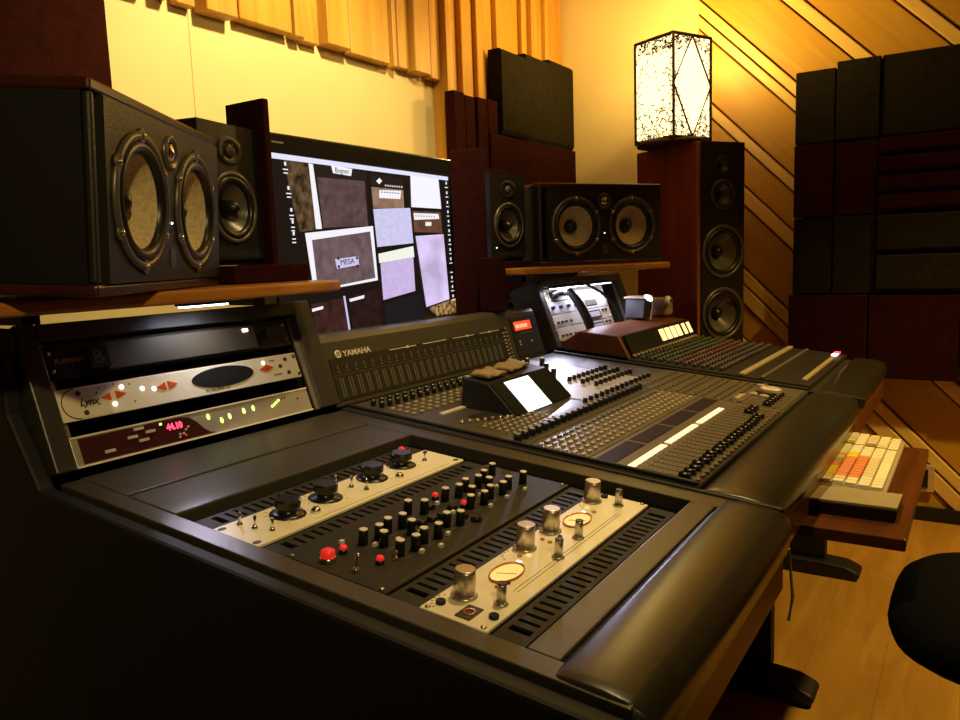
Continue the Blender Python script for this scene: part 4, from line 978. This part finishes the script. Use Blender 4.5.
q = M(); q.use(scol('back', (.010, .006, .005), 1))
q.box(1.399-1.8, 2.182-1.8, -.0295, -.0280, .006, .466)
lay = 0
for k, pts in scr.items():
    lay += 1; q.use(sc[k]); y = -.0296-.00008*lay
    if k == 'menubar': y = -.0296
    q.quad([(x-1.8, y, z-1.016) for x, z in pts])
lay += 1; y = -.0296-.00008*lay
q.use('scr_dark')
for i in range(7): x = 1.822+i*.013; q.quad([(x-1.8, y, .391), (x+.007-1.8, y, .391), (x+.007-1.8, y, .388), (x-1.8, y, .388)])
for i in range(8): x = 1.985+i*.014; q.quad([(x-1.8, y, .327), (x+.004-1.8, y, .327), (x+.004-1.8, y, .322), (x-1.8, y, .322)])
for dx in (.008, .085):
    for dz in (.195, .172): q.quad([(1.611+dx-1.8, y, dz+.008), (1.619+dx-1.8, y, dz+.008), (1.619+dx-1.8, y, dz), (1.611+dx-1.8, y, dz)])
q.use('scr_edge')
for i in range(8): x = 1.842+i*.011; q.quad([(x-1.8, y, .412), (x+.005-1.8, y, .412), (x+.005-1.8, y, .407), (x-1.8, y, .407)])
def icon(x, z, n=2):
    q.quad([(x-.0035-1.8, y, z), (x+.0035-1.8, y, z), (x+.0035-1.8, y, z-.009), (x-.0035-1.8, y, z-.009)])
    for j in range(n): wd = random.uniform(.006, .009); q.quad([(x-wd-1.8, y, z-.017-j*.009), (x+wd-1.8, y, z-.017-j*.009), (x+wd-1.8, y, z-.020-j*.009), (x-wd-1.8, y, z-.020-j*.009)])
for x, z in ((1.447, .445), (1.453, .385), (1.458, .330), (1.460, .300), (1.461, .270), (1.506, .135)): icon(x, z, 2 if z > .2 else 0)
for i in range(13): icon(2.160+.0012*i, .440-.031*i, 1)
part('screen', q, None, t, label='lit screen with a purple and brown desktop picture')
part('bezel_lettering', M().box(-.392, -.352, -.0292, -.0275, .490, .4945), 'btnd', t)
for nm, s, x, z, sz, mt_, sx in (('wallpaper_lettering', 'Bogner', 1.628, .432, .020, 'scr_dark', 1.0),): text(nm, s, sz, mt_, t, (x-1.8, -.033, z), (PI/2, 0, 0))
text('wallpaper_lettering', 'MESA', .022, 'scr_browndark', t, (1.629-1.8, -.033, .180), (PI/2, -.06, 0), sx=1.1)

# ================================================================= CHAIR
t = thing('office_chair', 'black padded office chair at the lower right, partly out of frame', 'chair', (1.68, -.14, 0))
def cushion(w_, d_, h_, p=3.2, n=40, m_=8):
    vs = []; fs = []
    for j in range(m_+1):
        ph = -PI/2+PI*j/m_; rr = max(.0, math.cos(ph))**.35; z = math.sin(ph)*h_/2
        for i in range(n):
            a = 2*PI*i/n; c_, s_ = math.cos(a), math.sin(a)
            vs.append((w_/2*rr*math.copysign(abs(c_)**(2/p), c_), d_/2*rr*math.copysign(abs(s_)**(2/p), s_), z))
    for j in range(m_):
        for i in range(n): fs.append((j*n+i, j*n+(i+1) % n, (j+1)*n+(i+1) % n, (j+1)*n+i))
    return M().add(vs, fs, None, True)
part('seat', cushion(.54, .53, .11), 'chair', t, (0, 0, .50))
part('backrest', cushion(.46, .50, .09), 'chair', t, (.02, -.34, .86), (R(82), 0, 0))
part('back_stem', M().tube([(0, -.18, .44), (0, -.36, .46), (0, -.40, .60), (0, -.38, .78)], .018, 8), 'black', t)
part('gas_column', M().cyl(0, 0, .10, .46, .025, 14), 'black', t)
for i in range(5):
    a = 2*PI*i/5+.3; lgp = part('base_leg', M().tube([(0, 0, .11), (.14*math.cos(a), .14*math.sin(a), .10), (.27*math.cos(a), .27*math.sin(a), .07)], [.025, .02, .014], 8), 'black', t)
    part('caster', M().lathe([(.026, -.018), (.028, 0), (.026, .018)], 14, Matrix.Translation((.27*math.cos(a), .27*math.sin(a), .028)) @ Matrix.Rotation(a, 4, 'Z') @ Matrix.Rotation(PI/2, 4, 'X')), 'rubber', lgp)
for s in (-1, 1):
    part('armrest', M().tube([(s*.25, -.12, .47), (s*.31, -.12, .48), (s*.32, -.12, .66)], .014, 8).box(s*.32-.035, s*.32+.035, -.26, -.02, .66, .69), 'chair', t, bevel=.006)
part('tilt_lever', M().tube([(.1, .0, .43), (.30, .03, .43)], .006, 6).lathe([(.018, -.01), (.018, .01)], 12, Matrix.Translation((.31, .03, .43))), 'black', t)
